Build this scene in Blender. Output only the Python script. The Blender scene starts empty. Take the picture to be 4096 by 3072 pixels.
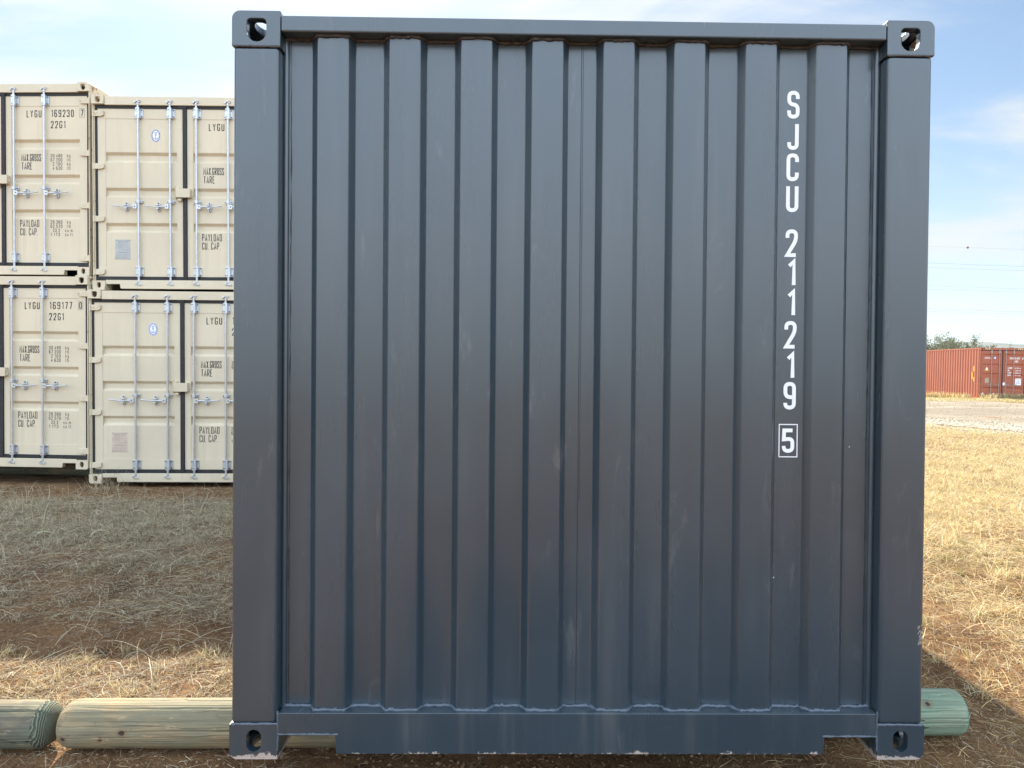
import bpy, bmesh, math, random
import numpy as np
from mathutils import Matrix, Vector
rad = math.radians
C = bpy.context.scene.collection
rng = np.random.default_rng(7)
random.seed(7)

# ------------------------------------------------------------------ camera, sky, sun, exposure
CAM = (0.93845707795236, -2.474523745433743, 1.3748491942894616)
CM = ((0.9998664234005553, -0.008156921638105795, -0.014163332431710132),
      (-0.013957833186280069, 0.024721918471795036, -0.9995969215838041),
      (0.008503778508716541, 0.9996610882576473, 0.02460476325045559))
cd = bpy.data.cameras.new('camera'); cam = bpy.data.objects.new('camera', cd); C.objects.link(cam)
m = Matrix(CM).to_4x4(); m.translation = Vector(CAM); cam.matrix_world = m
cd.sensor_fit = 'HORIZONTAL'; cd.sensor_width = 36; cd.lens = 25.2; cd.clip_start = 0.05; cd.clip_end = 40000
bpy.context.scene.camera = cam

SUN = Vector((-0.333, 1.14, 1.0)).normalized()
ELEV = math.asin(SUN.z); AZ = math.atan2(SUN.x, SUN.y)      # azimuth from +Y towards +X
EXPOSURE = 1.3
SKY_STRENGTH = 0.064
vs = bpy.context.scene.view_settings
vs.view_transform = 'Standard'; vs.look = 'None'; vs.exposure = EXPOSURE; vs.gamma = 1.0; vs.use_curve_mapping = False

class NT:
    """tiny helper for node trees"""
    def __init__(s, tree): s.t = tree; s.n = tree.nodes; s.l = tree.links
    def new(s, typ, **kw):
        n = s.n.new(typ)
        for k, v in kw.items(): setattr(n, k, v)
        return n
    def link(s, a, b): s.l.new(a, b)
    def val(s, sock, v):
        if hasattr(v, 'node'): s.l.new(v, sock)
        else: sock.default_value = v
    def math(s, op, a, b=0.0, c=0.0, clamp=False):
        n = s.new('ShaderNodeMath', operation=op, use_clamp=clamp)
        s.val(n.inputs[0], a); s.val(n.inputs[1], b)
        if len(n.inputs) > 2: s.val(n.inputs[2], c)
        return n.outputs[0]
    def vmath(s, op, a, b=(0, 0, 0)):
        n = s.new('ShaderNodeVectorMath', operation=op)
        s.val(n.inputs[0], a); s.val(n.inputs[1], b)
        return n.outputs['Value'] if op in ('DOT_PRODUCT', 'LENGTH') else n.outputs[0]
    def mix(s, f, a, b, blend='MIX'):
        n = s.new('ShaderNodeMix', data_type='RGBA', blend_type=blend)
        s.val(n.inputs[0], f); s.val(n.inputs[6], a); s.val(n.inputs[7], b)
        return n.outputs[2]
    def ramp(s, f, lo, hi, a=0.0, b=1.0, smooth=True):
        n = s.new('ShaderNodeMapRange', interpolation_type='SMOOTHSTEP' if smooth else 'LINEAR', clamp=True)
        s.val(n.inputs[0], f); n.inputs[1].default_value = lo; n.inputs[2].default_value = hi
        n.inputs[3].default_value = a; n.inputs[4].default_value = b
        return n.outputs[0]
    def noise(s, vec, scale, detail=4, rough=0.5, dist=0.0, color=False):
        n = s.new('ShaderNodeTexNoise'); s.val(n.inputs['Vector'], vec)
        n.inputs['Scale'].default_value = scale; n.inputs['Detail'].default_value = detail
        n.inputs['Roughness'].default_value = rough; n.inputs['Distortion'].default_value = dist
        return n.outputs['Color' if color else 'Fac']
    def mapping(s, vec, scale=(1, 1, 1), rot=(0, 0, 0), loc=(0, 0, 0)):
        n = s.new('ShaderNodeMapping'); s.val(n.inputs[0], vec)
        n.inputs['Scale'].default_value = scale; n.inputs['Rotation'].default_value = rot; n.inputs['Location'].default_value = loc
        return n.outputs[0]

def col(r, g, b): return (r, g, b, 1.0)

world = bpy.data.worlds.new('World'); bpy.context.scene.world = world; world.use_nodes = True
w = NT(world.node_tree); w.n.clear()
wo = w.new('ShaderNodeOutputWorld'); bg = w.new('ShaderNodeBackground'); bg.inputs['Strength'].default_value = SKY_STRENGTH
w.link(bg.outputs[0], wo.inputs[0])
sky = w.new('ShaderNodeTexSky', sky_type='NISHITA'); sky.sun_disc = False
sky.sun_elevation = ELEV; sky.sun_rotation = AZ
sky.air_density = 1.0; sky.dust_density = 1.2; sky.ozone_density = 1.2; sky.altitude = 1200
d = w.new('ShaderNodeTexCoord').outputs['Generated']
sep = w.new('ShaderNodeSeparateXYZ'); w.link(d, sep.inputs[0])
dz = w.math('MAXIMUM', sep.outputs[2], 0.0)
den = w.math('ADD', dz, 0.16)
cmb = w.new('ShaderNodeCombineXYZ')
w.link(w.math('DIVIDE', sep.outputs[0], den), cmb.inputs[0]); w.link(w.math('DIVIDE', sep.outputs[1], den), cmb.inputs[1])
cuv = w.mapping(cmb.outputs[0], scale=(0.75, 1.25, 1.0), rot=(0, 0, rad(24)), loc=(3.1, 0.4, 0))
n1 = w.noise(cuv, 1.15, 7, 0.55, 0.7)
n2 = w.noise(w.mapping(cmb.outputs[0], scale=(1.0, 4.0, 1), rot=(0, 0, rad(-28)), loc=(1.3, 5.2, 0)), 0.9, 5, 0.6, 0.3)
sdot = w.vmath('DOT_PRODUCT', d, tuple(SUN))
toward = w.math('POWER', w.math('MAXIMUM', sdot, 0.0), 5.0)
back = w.ramp(sep.outputs[1], 0.15, -0.7, 0.0, 1.0)  # added fill: unseen clouds behind the camera, thickened, brightened and tinted blue
left = w.ramp(sep.outputs[0], 0.45, -0.35, 0.0, 1.0)
dens = w.math('ADD', w.math('MULTIPLY', n1, 0.72), w.math('MULTIPLY', n2, 0.28))
dens = w.math('ADD', dens, w.math('MULTIPLY', left, 0.03))
dens = w.math('ADD', dens, w.math('MULTIPLY', back, 0.20))
cloud = w.ramp(dens, 0.445, 0.65, 0.0, 0.95)
crad = w.math('ADD', 5.4, w.math('MULTIPLY', toward, 1.8))
crad = w.math('ADD', crad, w.math('MULTIPLY', back, 13.0))
csc = w.new('ShaderNodeVectorMath', operation='SCALE'); w.link(w.mix(w.math('MULTIPLY', back, w.ramp(sep.outputs[2], 0.05, 0.4)), col(0.985, 1.0, 1.01), col(0.74, 0.90, 1.10)), csc.inputs[0]); w.link(crad, csc.inputs['Scale'])
skyc = w.mix(1.0, sky.outputs[0], col(0.92, 1.0, 1.0), 'MULTIPLY')
c1 = w.mix(cloud, skyc, csc.outputs[0])
hz = w.math('POWER', w.math('SUBTRACT', 1.0, w.math('MINIMUM', dz, 1.0)), 7.0)
hz = w.math('MULTIPLY', hz, 0.9)
c2 = w.mix(hz, c1, col(4.65, 4.85, 4.55))
w.link(c2, bg.inputs['Color'])

sd = bpy.data.lights.new('sun', 'SUN'); sd.energy = 5.0; sd.angle = rad(0.53); sd.color = (1.0, 0.89, 0.72)
so = bpy.data.objects.new('sun', sd); C.objects.link(so)
so.rotation_euler = (-SUN).to_track_quat('-Z', 'Y').to_euler(); so.location = (-3, 12, 12)

# ------------------------------------------------------------------ materials
def material(name):
    mt = bpy.data.materials.new(name); mt.use_nodes = True
    t = NT(mt.node_tree); b = t.n['Principled BSDF']
    return mt, t, b
def simple(name, c, rough=0.6, metal=0.0, var=0.0, vscale=8.0, spec=0.5):
    mt, t, b = material(name)
    b.inputs['Base Color'].default_value = col(*c); b.inputs['Roughness'].default_value = rough
    b.inputs['Metallic'].default_value = metal; b.inputs['Specular IOR Level'].default_value = spec
    if var:
        oc = t.new('ShaderNodeTexCoord').outputs['Object']
        f = t.ramp(t.noise(oc, vscale, 5, 0.6), 0.3, 0.7)
        t.link(t.mix(f, col(*[v * (1 - var) for v in c]), col(*[min(1, v * (1 + var)) for v in c])), b.inputs['Base Color'])
    return mt
def paint(name, c, rough=0.42, dirt=(0.25, 0.2, 0.15), dirt_amt=0.15, rust=0.0, chip=None, bump=0.04, coat=0.0):
    """painted corten steel: slight orange peel, faint vertical streaks, optional rust and chips"""
    mt, t, b = material(name)
    oc = t.new('ShaderNodeTexCoord').outputs['Object']
    big = t.noise(oc, 1.3, 4, 0.55)
    streak = t.noise(t.mapping(oc, scale=(14, 14, 0.8)), 1.0, 4, 0.6)
    f = t.math('MULTIPLY', t.ramp(streak, 0.45, 0.75), t.ramp(big, 0.35, 0.7))
    c0 = t.mix(t.ramp(big, 0.3, 0.7), col(*[v * 0.94 for v in c]), col(*[min(1, v * 1.05) for v in c]))
    c1 = t.mix(t.math('MULTIPLY', f, dirt_amt), c0, col(*dirt))
    if rust:
        r1 = t.noise(oc, 9.0, 6, 0.65); r2 = t.noise(t.mapping(oc, scale=(30, 30, 2.5)), 1.0, 5, 0.6)
        rf = t.math('ADD', t.ramp(r1, 0.66 - rust * 0.1, 0.74 - rust * 0.1), t.math('MULTIPLY', t.ramp(r2, 0.64 - rust * 0.1, 0.8), 0.7), clamp=True)
        rc = t.mix(t.noise(oc, 40, 3), col(0.16, 0.055, 0.02), col(0.42, 0.2, 0.08))
        c1 = t.mix(t.math('MULTIPLY', rf, 0.85), c1, rc)
    if coat:
        v = t.new('ShaderNodeTexVoronoi'); t.link(oc, v.inputs[0]); v.inputs['Scale'].default_value = 5.0
        sc_ = t.new('ShaderNodeSeparateColor'); t.link(v.outputs['Color'], sc_.inputs[0])
        sk = t.math('MULTIPLY', t.ramp(v.outputs['Distance'], 0.010, 0.016, 1.0, 0.0), t.math('GREATER_THAN', sc_.outputs[0], 0.45))
        c1 = t.mix(sk, c1, col(0.5, 0.5, 0.5))
        sm = t.math('MULTIPLY', t.ramp(t.noise(t.mapping(oc, scale=(9, 9, 2.2), loc=(1, 7, 2)), 1.2, 6, 0.7, 0.6), 0.60, 0.74), 0.16)
        c1 = t.mix(sm, c1, col(0.30, 0.29, 0.28))
        rs_ = t.math('MULTIPLY', t.ramp(t.noise(t.mapping(oc, scale=(16, 16, 3.0), loc=(5, 1, 0.4)), 1.0, 5, 0.65), 0.70, 0.80), 0.35)
        c1 = t.mix(rs_, c1, col(0.20, 0.10, 0.07))
    if chip:
        sp = t.new('ShaderNodeSeparateXYZ'); t.link(oc, sp.inputs[0])
        cn = t.noise(oc, 60, 5, 0.7)
        h = t.math('ADD', sp.outputs[2], t.math('MULTIPLY', t.math('SUBTRACT', 0.5, t.math('ADD', t.math('MULTIPLY', cn, 0.55), t.math('MULTIPLY', t.noise(oc, 13, 4, 0.6), 0.45))), 0.10))
        cf = t.ramp(h, chip - 0.002, chip + 0.002, 1.0, 0.0)
        c1 = t.mix(cf, c1, t.mix(t.noise(oc, 110, 3), col(0.50, 0.46, 0.43), col(0.34, 0.25, 0.2)))
    t.link(c1, b.inputs['Base Color'])
    rr = t.ramp(big, 0.3, 0.7, rough - 0.05, rough + 0.08); t.link(rr, b.inputs['Roughness'])
    bp = t.new('ShaderNodeBump'); bp.inputs['Strength'].default_value = bump; bp.inputs['Distance'].default_value = 0.004
    t.link(t.noise(oc, 150, 2), bp.inputs['Height'])
    if coat: b.inputs['Coat Weight'].default_value = coat; t.link(t.ramp(t.noise(t.mapping(oc, scale=(6, 6, 0.7)), 1.0, 5, 0.6), 0.3, 0.7, 0.17, 0.30), b.inputs['Coat Roughness']); b.inputs['Coat IOR'].default_value = 1.6
    t.link(bp.outputs[0], b.inputs['Normal'])
    return mt

GREY = (0.022, 0.042, 0.060)
M_grey = paint('dark_grey_paint', GREY, rough=0.36, dirt=(0.2, 0.19, 0.18), dirt_amt=0.12, coat=1.0)
M_grey_c = paint('dark_grey_paint_chipped', GREY, rough=0.4, dirt=(0.3, 0.28, 0.26), dirt_amt=0.2, chip=0.012, coat=0.8)
M_greyrail = paint('dark_grey_paint_scuffed', GREY, rough=0.38, dirt=(0.3, 0.28, 0.26), dirt_amt=0.18, chip=0.016, coat=0.8)
M_weld = simple('painted_weld', (0.09, 0.115, 0.15), 0.3, var=0.15, vscale=60)
M_weldd = simple('sooty_weld', (0.06, 0.053, 0.052), 0.6, var=0.4, vscale=40)
M_seal = simple('dark_sealant', (0.02, 0.024, 0.032), 0.5)
M_dark = simple('inside_dark', (0.03, 0.032, 0.035), 0.8)
M_white = simple('white_vinyl', (0.86, 0.87, 0.9), 0.5)
TAN = (0.68, 0.60, 0.45)
M_tan = paint('beige_paint', TAN, rough=0.45, dirt=(0.42, 0.33, 0.22), dirt_amt=0.22)
M_tanw = paint('beige_paint_rusty', TAN, rough=0.5, dirt=(0.4, 0.26, 0.14), dirt_amt=0.5, rust=0.8)
M_rubber = simple('black_rubber', (0.018, 0.019, 0.022), 0.62, var=0.3, vscale=20)
M_ink = simple('black_lettering', (0.012, 0.012, 0.018), 0.55)
M_plate = simple('pale_grey_plate', (0.46, 0.48, 0.48), 0.42, var=0.08)
M_platep = simple('pinkish_plate', (0.62, 0.50, 0.42), 0.45, var=0.08)
M_plink = simple('plate_print', (0.15, 0.15, 0.16), 0.6)
M_blue = simple('blue_print', (0.06, 0.13, 0.36), 0.5)
M_bluel = simple('light_blue_print', (0.13, 0.25, 0.55), 0.5)
def zinc():
    mt, t, b = material('galvanised_steel')
    oc = t.new('ShaderNodeTexCoord').outputs['Object']
    v = t.new('ShaderNodeTexVoronoi'); t.link(oc, v.inputs[0]); v.inputs['Scale'].default_value = 45
    f = t.math('ADD', t.math('MULTIPLY', v.outputs['Distance'], 0.7), t.math('MULTIPLY', t.noise(oc, 12, 4), 0.5))
    t.link(t.mix(f, col(0.70, 0.74, 0.78), col(0.48, 0.51, 0.55)), b.inputs['Base Color'])
    b.inputs['Metallic'].default_value = 0.55; b.inputs['Roughness'].default_value = 0.33
    return mt
M_zinc = zinc()
M_bolt = simple('dark_bolt', (0.07, 0.075, 0.085), 0.4, 0.5)
RED = (0.37, 0.108, 0.06)
M_red = paint('faded_red_paint', RED, rough=0.3, dirt=(0.30, 0.12, 0.08), dirt_amt=0.45, rust=0.05)
M_redside = paint('sunlit_side_red_paint', (0.44, 0.155, 0.10), rough=0.4, dirt=(0.35, 0.14, 0.08), dirt_amt=0.4)  # lighter red for the sides: sun glare put into the colour
M_redp = simple('dull_rod_paint', (0.42, 0.36, 0.33), 0.5, 0.2)
M_yellow = simple('yellow_print', (0.85, 0.5, 0.03), 0.5)
M_black = simple('black_print', (0.02, 0.02, 0.02), 0.6)

def wood(name, base, tint, amt, dark, knots=()):
    """machined treated pole: grain along local X, drying cracks, green or grey staining"""
    mt, t, b = material(name)
    oc = t.new('ShaderNodeTexCoord').outputs['Object']
    g = t.noise(t.mapping(oc, scale=(1.1, 34, 34)), 1.6, 8, 0.72)
    g2 = t.noise(t.mapping(oc, scale=(2.5, 95, 95)), 2.0, 5, 0.65)
    st = t.noise(t.mapping(oc, scale=(1.6, 3.2, 3.2)), 1.5, 4, 0.6, 0.5)
    c0 = t.mix(t.ramp(g, 0.34, 0.66), col(*[v * 0.5 for v in base]), col(*[min(1, v * 1.12) for v in base]))
    c1 = t.mix(t.math('MULTIPLY', t.ramp(st, 0.38, 0.62), amt), c0, col(*tint))
    c1 = t.mix(t.math('MULTIPLY', t.ramp(t.noise(t.mapping(oc, scale=(1.1, 4, 4), loc=(4, 2, 9)), 2.2, 5, 0.6), 0.5, 0.7), dark), c1, col(0.09, 0.085, 0.075))
    c1 = t.mix(t.math('MULTIPLY', t.ramp(g2, 0.52, 0.66), 0.5), c1, col(0.14, 0.12, 0.09))
    ck = t.noise(t.mapping(oc, scale=(0.9, 13, 13), loc=(7, 3, 1)), 1.1, 3, 0.45, 0.15)
    crack = t.ramp(t.math('ABSOLUTE', t.math('SUBTRACT', ck, 0.5)), 0.001, 0.005, 1.0, 0.0)
    cm = t.ramp(t.noise(t.mapping(oc, scale=(1.4, 9, 9), loc=(2, 8, 4)), 1.3, 3, 0.5), 0.47, 0.56)
    crack = t.math('MULTIPLY', crack, cm)
    c1 = t.mix(t.math('MULTIPLY', crack, 0.9), c1, col(0.025, 0.02, 0.015))
    # knots
    for (kx, ky, kz, kr) in knots:
        dv = t.vmath('SUBTRACT', oc, (kx, ky, kz)); dd = t.vmath('LENGTH', t.vmath('MULTIPLY', dv, (0.8, 1, 1)))
        dd = t.math('ADD', dd, t.math('MULTIPLY', t.math('SUBTRACT', t.noise(oc, 70, 3), 0.5), 0.012))
        halo = t.ramp(dd, kr * 1.2, kr * 2.6, 0.55, 0.0); c1 = t.mix(halo, c1, col(0.20, 0.13, 0.075))
        kn = t.ramp(dd, kr * 0.7, kr * 1.1, 1.0, 0.0); c1 = t.mix(t.math('MULTIPLY', kn, 0.92), c1, col(0.035, 0.022, 0.018))
    # fine specks and scuffs
    sp_ = t.ramp(t.noise(t.mapping(oc, scale=(55, 90, 90)), 1.0, 2, 0.5), 0.70, 0.76); c1 = t.mix(t.math('MULTIPLY', sp_, 0.6), c1, col(0.06, 0.045, 0.035))
    sf_ = t.ramp(t.noise(t.mapping(oc, scale=(7, 30, 30), loc=(3, 3, 3)), 1.5, 5, 0.65), 0.58, 0.68); c1 = t.mix(t.math('MULTIPLY', sf_, 0.45), c1, col(*[min(1, v * 1.5) for v in base]))
    t.link(c1, b.inputs['Base Color']); b.inputs['Roughness'].default_value = 0.72
    b.inputs['Specular IOR Level'].default_value = 0.3
    bp = t.new('ShaderNodeBump'); bp.inputs['Strength'].default_value = 0.7; bp.inputs['Distance'].default_value = 0.01
    hh = t.math('SUBTRACT', t.math('ADD', t.math('MULTIPLY', g, 0.35), t.math('MULTIPLY', g2, 0.25)), t.math('MULTIPLY', crack, 1.3))
    t.link(hh, bp.inputs['Height']); t.link(bp.outputs[0], b.inputs['Normal'])
    return mt
def wood_end(name, base, dark):
    mt, t, b = material(name)
    oc = t.new('ShaderNodeTexCoord').outputs['Object']
    sp = t.new('ShaderNodeSeparateXYZ'); t.link(oc, sp.inputs[0])
    y = t.math('ADD', sp.outputs[1], -0.012); z = t.math('ADD', sp.outputs[2], 0.01)
    r = t.math('SQRT', t.math('ADD', t.math('MULTIPLY', y, y), t.math('MULTIPLY', z, z)))
    r = t.math('ADD', r, t.math('MULTIPLY', t.noise(oc, 14, 3), 0.012))
    ring = t.math('SINE', t.math('MULTIPLY', r, 1250.0))
    rf = t.ramp(ring, -0.7, 0.9)
    c0 = t.mix(rf, col(*dark), col(*base))
    c0 = t.mix(t.ramp(t.noise(oc, 22, 5), 0.45, 0.7), c0, col(*[v * 0.6 for v in base]))
    t.link(c0, b.inputs['Base Color']); b.inputs['Roughness'].default_value = 0.8
    bp = t.new('ShaderNodeBump'); bp.inputs['Strength'].default_value = 0.8; bp.inputs['Distance'].default_value = 0.006
    t.link(rf, bp.inputs['Height']); t.link(bp.outputs[0], b.inputs['Normal'])
    return mt

# ------------------------------------------------------------------ mesh helpers
class MB:
    def __init__(s): s.v = []; s.f = []; s.mi = []; s.cur = 0; s.sm = []
    def add(s, vs_, fs_, smooth=False):
        o = len(s.v); s.v += [tuple(p) for p in vs_]
        for f in fs_: s.f.append(tuple(i + o for i in f)); s.mi.append(s.cur); s.sm.append(smooth)
    def box(s, x0, x1, y0, y1, z0, z1):
        s.add([(x0, y0, z0), (x1, y0, z0), (x1, y1, z0), (x0, y1, z0), (x0, y0, z1), (x1, y0, z1), (x1, y1, z1), (x0, y1, z1)],
              [(0, 3, 2, 1), (4, 5, 6, 7), (0, 1, 5, 4), (1, 2, 6, 5), (2, 3, 7, 6), (3, 0, 4, 7)])
    def prism(s, poly, y0, y1):            # polygon in x,z (counter-clockwise seen from -Y), extruded along Y
        n = len(poly)
        s.add([(p[0], y0, p[1]) for p in poly] + [(p[0], y1, p[1]) for p in poly],
              [tuple(range(n)), tuple(range(2 * n - 1, n - 1, -1))] + [(i, n + i, n + (i + 1) % n, (i + 1) % n) for i in range(n)])
    def tube(s, pts, r, n=10, cap=True, smooth=True):
        pts = [Vector(p) for p in pts]; rs = r if isinstance(r, (list, tuple)) else [r] * len(pts)
        rings = []; up = Vector((0.13, 0.21, 0.97))
        for i, p in enumerate(pts):
            dr = (pts[min(i + 1, len(pts) - 1)] - pts[max(i - 1, 0)]).normalized()
            if abs(dr.dot(up)) > 0.95: up = Vector((0.97, 0.1, 0.1))
            a = dr.cross(up).normalized(); b_ = dr.cross(a)
            rings.append([p + (a * math.cos(t_) + b_ * math.sin(t_)) * rs[i] for t_ in [2 * math.pi * k / n for k in range(n)]])
        vv = [q for rg in rings for q in rg]; ff = []
        for i in range(len(pts) - 1):
            for k in range(n): ff.append((i * n + k, i * n + (k + 1) % n, (i + 1) * n + (k + 1) % n, (i + 1) * n + k))
        s.add(vv, ff, smooth)
        if cap: s.add(rings[0], [tuple(range(n - 1, -1, -1))]); s.add(rings[-1], [tuple(range(n))])
    def sheet(s, prof, a0, a1, axis):      # open profile [(u,v)] swept: axis 'z': u=x v=y ; 'x': u=z v=y ; 'y': u=?
        n = len(prof)
        if axis == 'z': vv = [(u, v, a0) for u, v in prof] + [(u, v, a1) for u, v in prof]
        elif axis == 'x': vv = [(a0, v, u) for u, v in prof] + [(a1, v, u) for u, v in prof]
        elif axis == 'side': vv = [(v, u, a0) for u, v in prof] + [(v, u, a1) for u, v in prof]
        elif axis == 'roof': vv = [(a0, u, v) for u, v in prof] + [(a1, u, v) for u, v in prof]
        s.add(vv, [(i, i + 1, n + i + 1, n + i) for i in range(n - 1)])
    def build(s, name, mats, parent=None, bevel=0.0, seg=2, loc=None, fix=True):
        me = bpy.data.meshes.new(name); me.from_pydata(s.v, [], s.f)
        if not isinstance(mats, (list, tuple)): mats = [mats]
        for m_ in mats: me.materials.append(m_)
        me.polygons.foreach_set('material_index', s.mi); me.polygons.foreach_set('use_smooth', s.sm)
        me.update()
        if fix:
            bm = bmesh.new(); bm.from_mesh(me); bmesh.ops.recalc_face_normals(bm, faces=bm.faces); bm.to_mesh(me); bm.free()
        o = bpy.data.objects.new(name, me); C.objects.link(o)
        if parent: o.parent = parent
        if loc: o.location = loc
        if bevel:
            b = o.modifiers.new('bevel', 'BEVEL'); b.width = bevel; b.segments = seg; b.limit_method = 'ANGLE'; b.angle_limit = rad(35)
            b.harden_normals = False
        return o
def tag(o, label=None, cat=None, group=None, kind=None):
    if label: o['label'] = label
    if cat: o['category'] = cat
    if group: o['group'] = group
    if kind: o['kind'] = kind
    return o
def empty(name, label, cat, group=None):
    o = bpy.data.objects.new(name, None); C.objects.link(o); o.empty_display_size = 0.1
    return tag(o, label, cat, group)
def copy_tree(o, parent=None):
    c = o.copy(); C.objects.link(c); c.parent = parent
    for ch in list(o.children): copy_tree(ch, c)
    return c

def stadium(cx, cz, w_, h_, n=8, flat_top=False):
    r = w_ / 2; pts = []
    for k in range(n + 1): a = -math.pi + math.pi * k / n; pts.append((cx + r * math.cos(a), cz - h_ / 2 + r + r * math.sin(a)))
    rt = r if not flat_top else r * 0.45
    for k in range(n + 1):
        a = math.pi * k / n
        if not flat_top: pts.append((cx + r * math.cos(a), cz + h_ / 2 - r + r * math.sin(a)))
    if flat_top:
        for sx, a0 in ((1, 0), (-1, math.pi / 2)):
            for k in range(5):
                a = a0 + math.pi / 2 * k / 4
                pts.append((cx + sx * (r - rt) + rt * math.cos(a), cz + h_ / 2 - rt * 0.8 + rt * 0.8 * math.sin(a)))
    return pts

def boolean(base, cutters):
    obs = []
    def mk(mb):
        me = bpy.data.meshes.new('tmp'); me.from_pydata(mb.v, [], mb.f)
        bm = bmesh.new(); bm.from_mesh(me); bmesh.ops.recalc_face_normals(bm, faces=bm.faces); bm.to_mesh(me); bm.free()
        o = bpy.data.objects.new('tmp', me); C.objects.link(o); obs.append(o); return o
    a = mk(base)
    for c_ in cutters:
        m_ = a.modifiers.new('b', 'BOOLEAN'); m_.operation = 'DIFFERENCE'; m_.solver = 'EXACT'; m_.object = mk(c_)
    bpy.context.view_layer.update()
    dg = bpy.context.evaluated_depsgraph_get()
    me = bpy.data.meshes.new_from_object(a.evaluated_get(dg))
    for o in obs: bpy.data.objects.remove(o)
    return me

def casting_mesh(top, W_=0.167, D_=0.178, Hh=0.122, r=0.028):
    """hollow ISO corner casting at front-left, outer corner at x=0,y=0; z 0..Hh"""
    b = MB(); poly = []
    zc = Hh - r if top else r
    arc = [(r - r * math.cos(k * math.pi / 12), math.sin(k * math.pi / 12) * r) for k in range(7)]
    if top: poly = [(0, 0), (W_, 0), (W_, Hh)] + [(x, zc + z) for x, z in reversed(arc)]
    else: poly = [(x, zc - z) for x, z in arc] + [(W_, 0), (W_, Hh), (0, Hh)]
    b.prism(poly, 0, D_)
    bmx = MB(); bmx.box(0.027, W_ + 0.05, 0.028, D_ - 0.012, 0.012 if top else 0.028, Hh - 0.028 if top else Hh - 0.012)
    cav = MB(); cav.box(0.027, W_ - 0.012, 0.028, D_ - 0.012, 0.012 if top else 0.028, Hh - 0.028 if top else Hh - 0.012)
    hz_ = Hh * 0.45 if top else Hh * 0.53
    fh = MB(); fh.prism(stadium(0.085, hz_, 0.066 if top else 0.052, 0.078, flat_top=top), -0.02, 0.05)
    sh = MB()
    st = stadium(0.089, hz_, 0.052, 0.078); n = len(st)
    sh.add([(-0.02, p[0], p[1]) for p in st] + [(0.05, p[0], p[1]) for p in st],
           [tuple(range(n)), tuple(range(2 * n - 1, n - 1, -1))] + [(i, n + i, n + (i + 1) % n, (i + 1) % n) for i in range(n)])
    th = MB(); z0, z1 = (Hh - 0.05, Hh + 0.03) if top else (-0.03, 0.05)
    ov = [(0.085 + 0.030 * math.cos(a), 0.089 + 0.058 * math.sin(a)) for a in [2 * math.pi * k / 20 for k in range(20)]]
    th.add([(p[0], p[1], z0) for p in ov] + [(p[0], p[1], z1) for p in ov],
           [tuple(range(20)), tuple(range(39, 19, -1))] + [(i, 20 + i, 20 + (i + 1) % 20, (i + 1) % 20) for i in range(20)])
    return boolean(b, [cav, fh, sh, th])
CAST_T = casting_mesh(True); CAST_B = casting_mesh(False)
def add_castings(root, H, L, W, mats, names=('corner_casting',)):
    """8 castings as children; meshes mirrored per corner and shared"""
    out = []
    for top in (0, 1):
        for fx in (0, 1):
            for fy in (0, 1):
                me = (CAST_T if top else CAST_B).copy(); me.name = 'corner_casting'
                for v in me.vertices:
                    if fx: v.co.x = -v.co.x
                    if fy: v.co.y = -v.co.y
                if fx ^ fy: me.flip_normals()
                me.materials.clear(); me.materials.append(mats[top])
                o = bpy.data.objects.new('corner_casting', me); C.objects.link(o); o.parent = root
                o.location = (W if fx else 0, L if fy else 0, H - 0.122 if top else 0)
                b_ = o.modifiers.new('bevel', 'BEVEL'); b_.width = 0.003; b_.segments = 2; b_.limit_method = 'ANGLE'; b_.angle_limit = rad(40)
                out.append(o)
    return out

def corr(u0, u1, pitch, flat, slope, depth, outer, start=None):
    """corrugation profile [(u, v)], outer flat at v=outer, inner at outer+depth"""
    pts = [(u0, outer + depth)]; u = start if start is not None else u0 + 0.04
    inner = pitch - flat - 2 * slope
    while u + 2 * slope + flat < u1:
        for du, v in ((0, depth), (slope, 0), (slope + flat, 0), (2 * slope + flat, depth)): pts.append((u + du, outer + v))
        u += pitch
    pts.append((u1, outer + depth))
    return pts
def fillet(pts, r, n=3):
    out = [pts[0]]
    for i in range(1, len(pts) - 1):
        p = Vector(pts[i]); a = Vector(pts[i - 1]); b = Vector(pts[i + 1])
        da = (a - p); db = (b - p); rr = min(r, da.length * 0.45, db.length * 0.45)
        A = p + da.normalized() * rr; B = p + db.normalized() * rr
        for k in range(n + 1):
            t_ = k / n; out.append(tuple(A * (1 - t_) ** 2 + p * 2 * t_ * (1 - t_) + B * t_ ** 2))
    out.append(pts[-1]); return out

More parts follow.
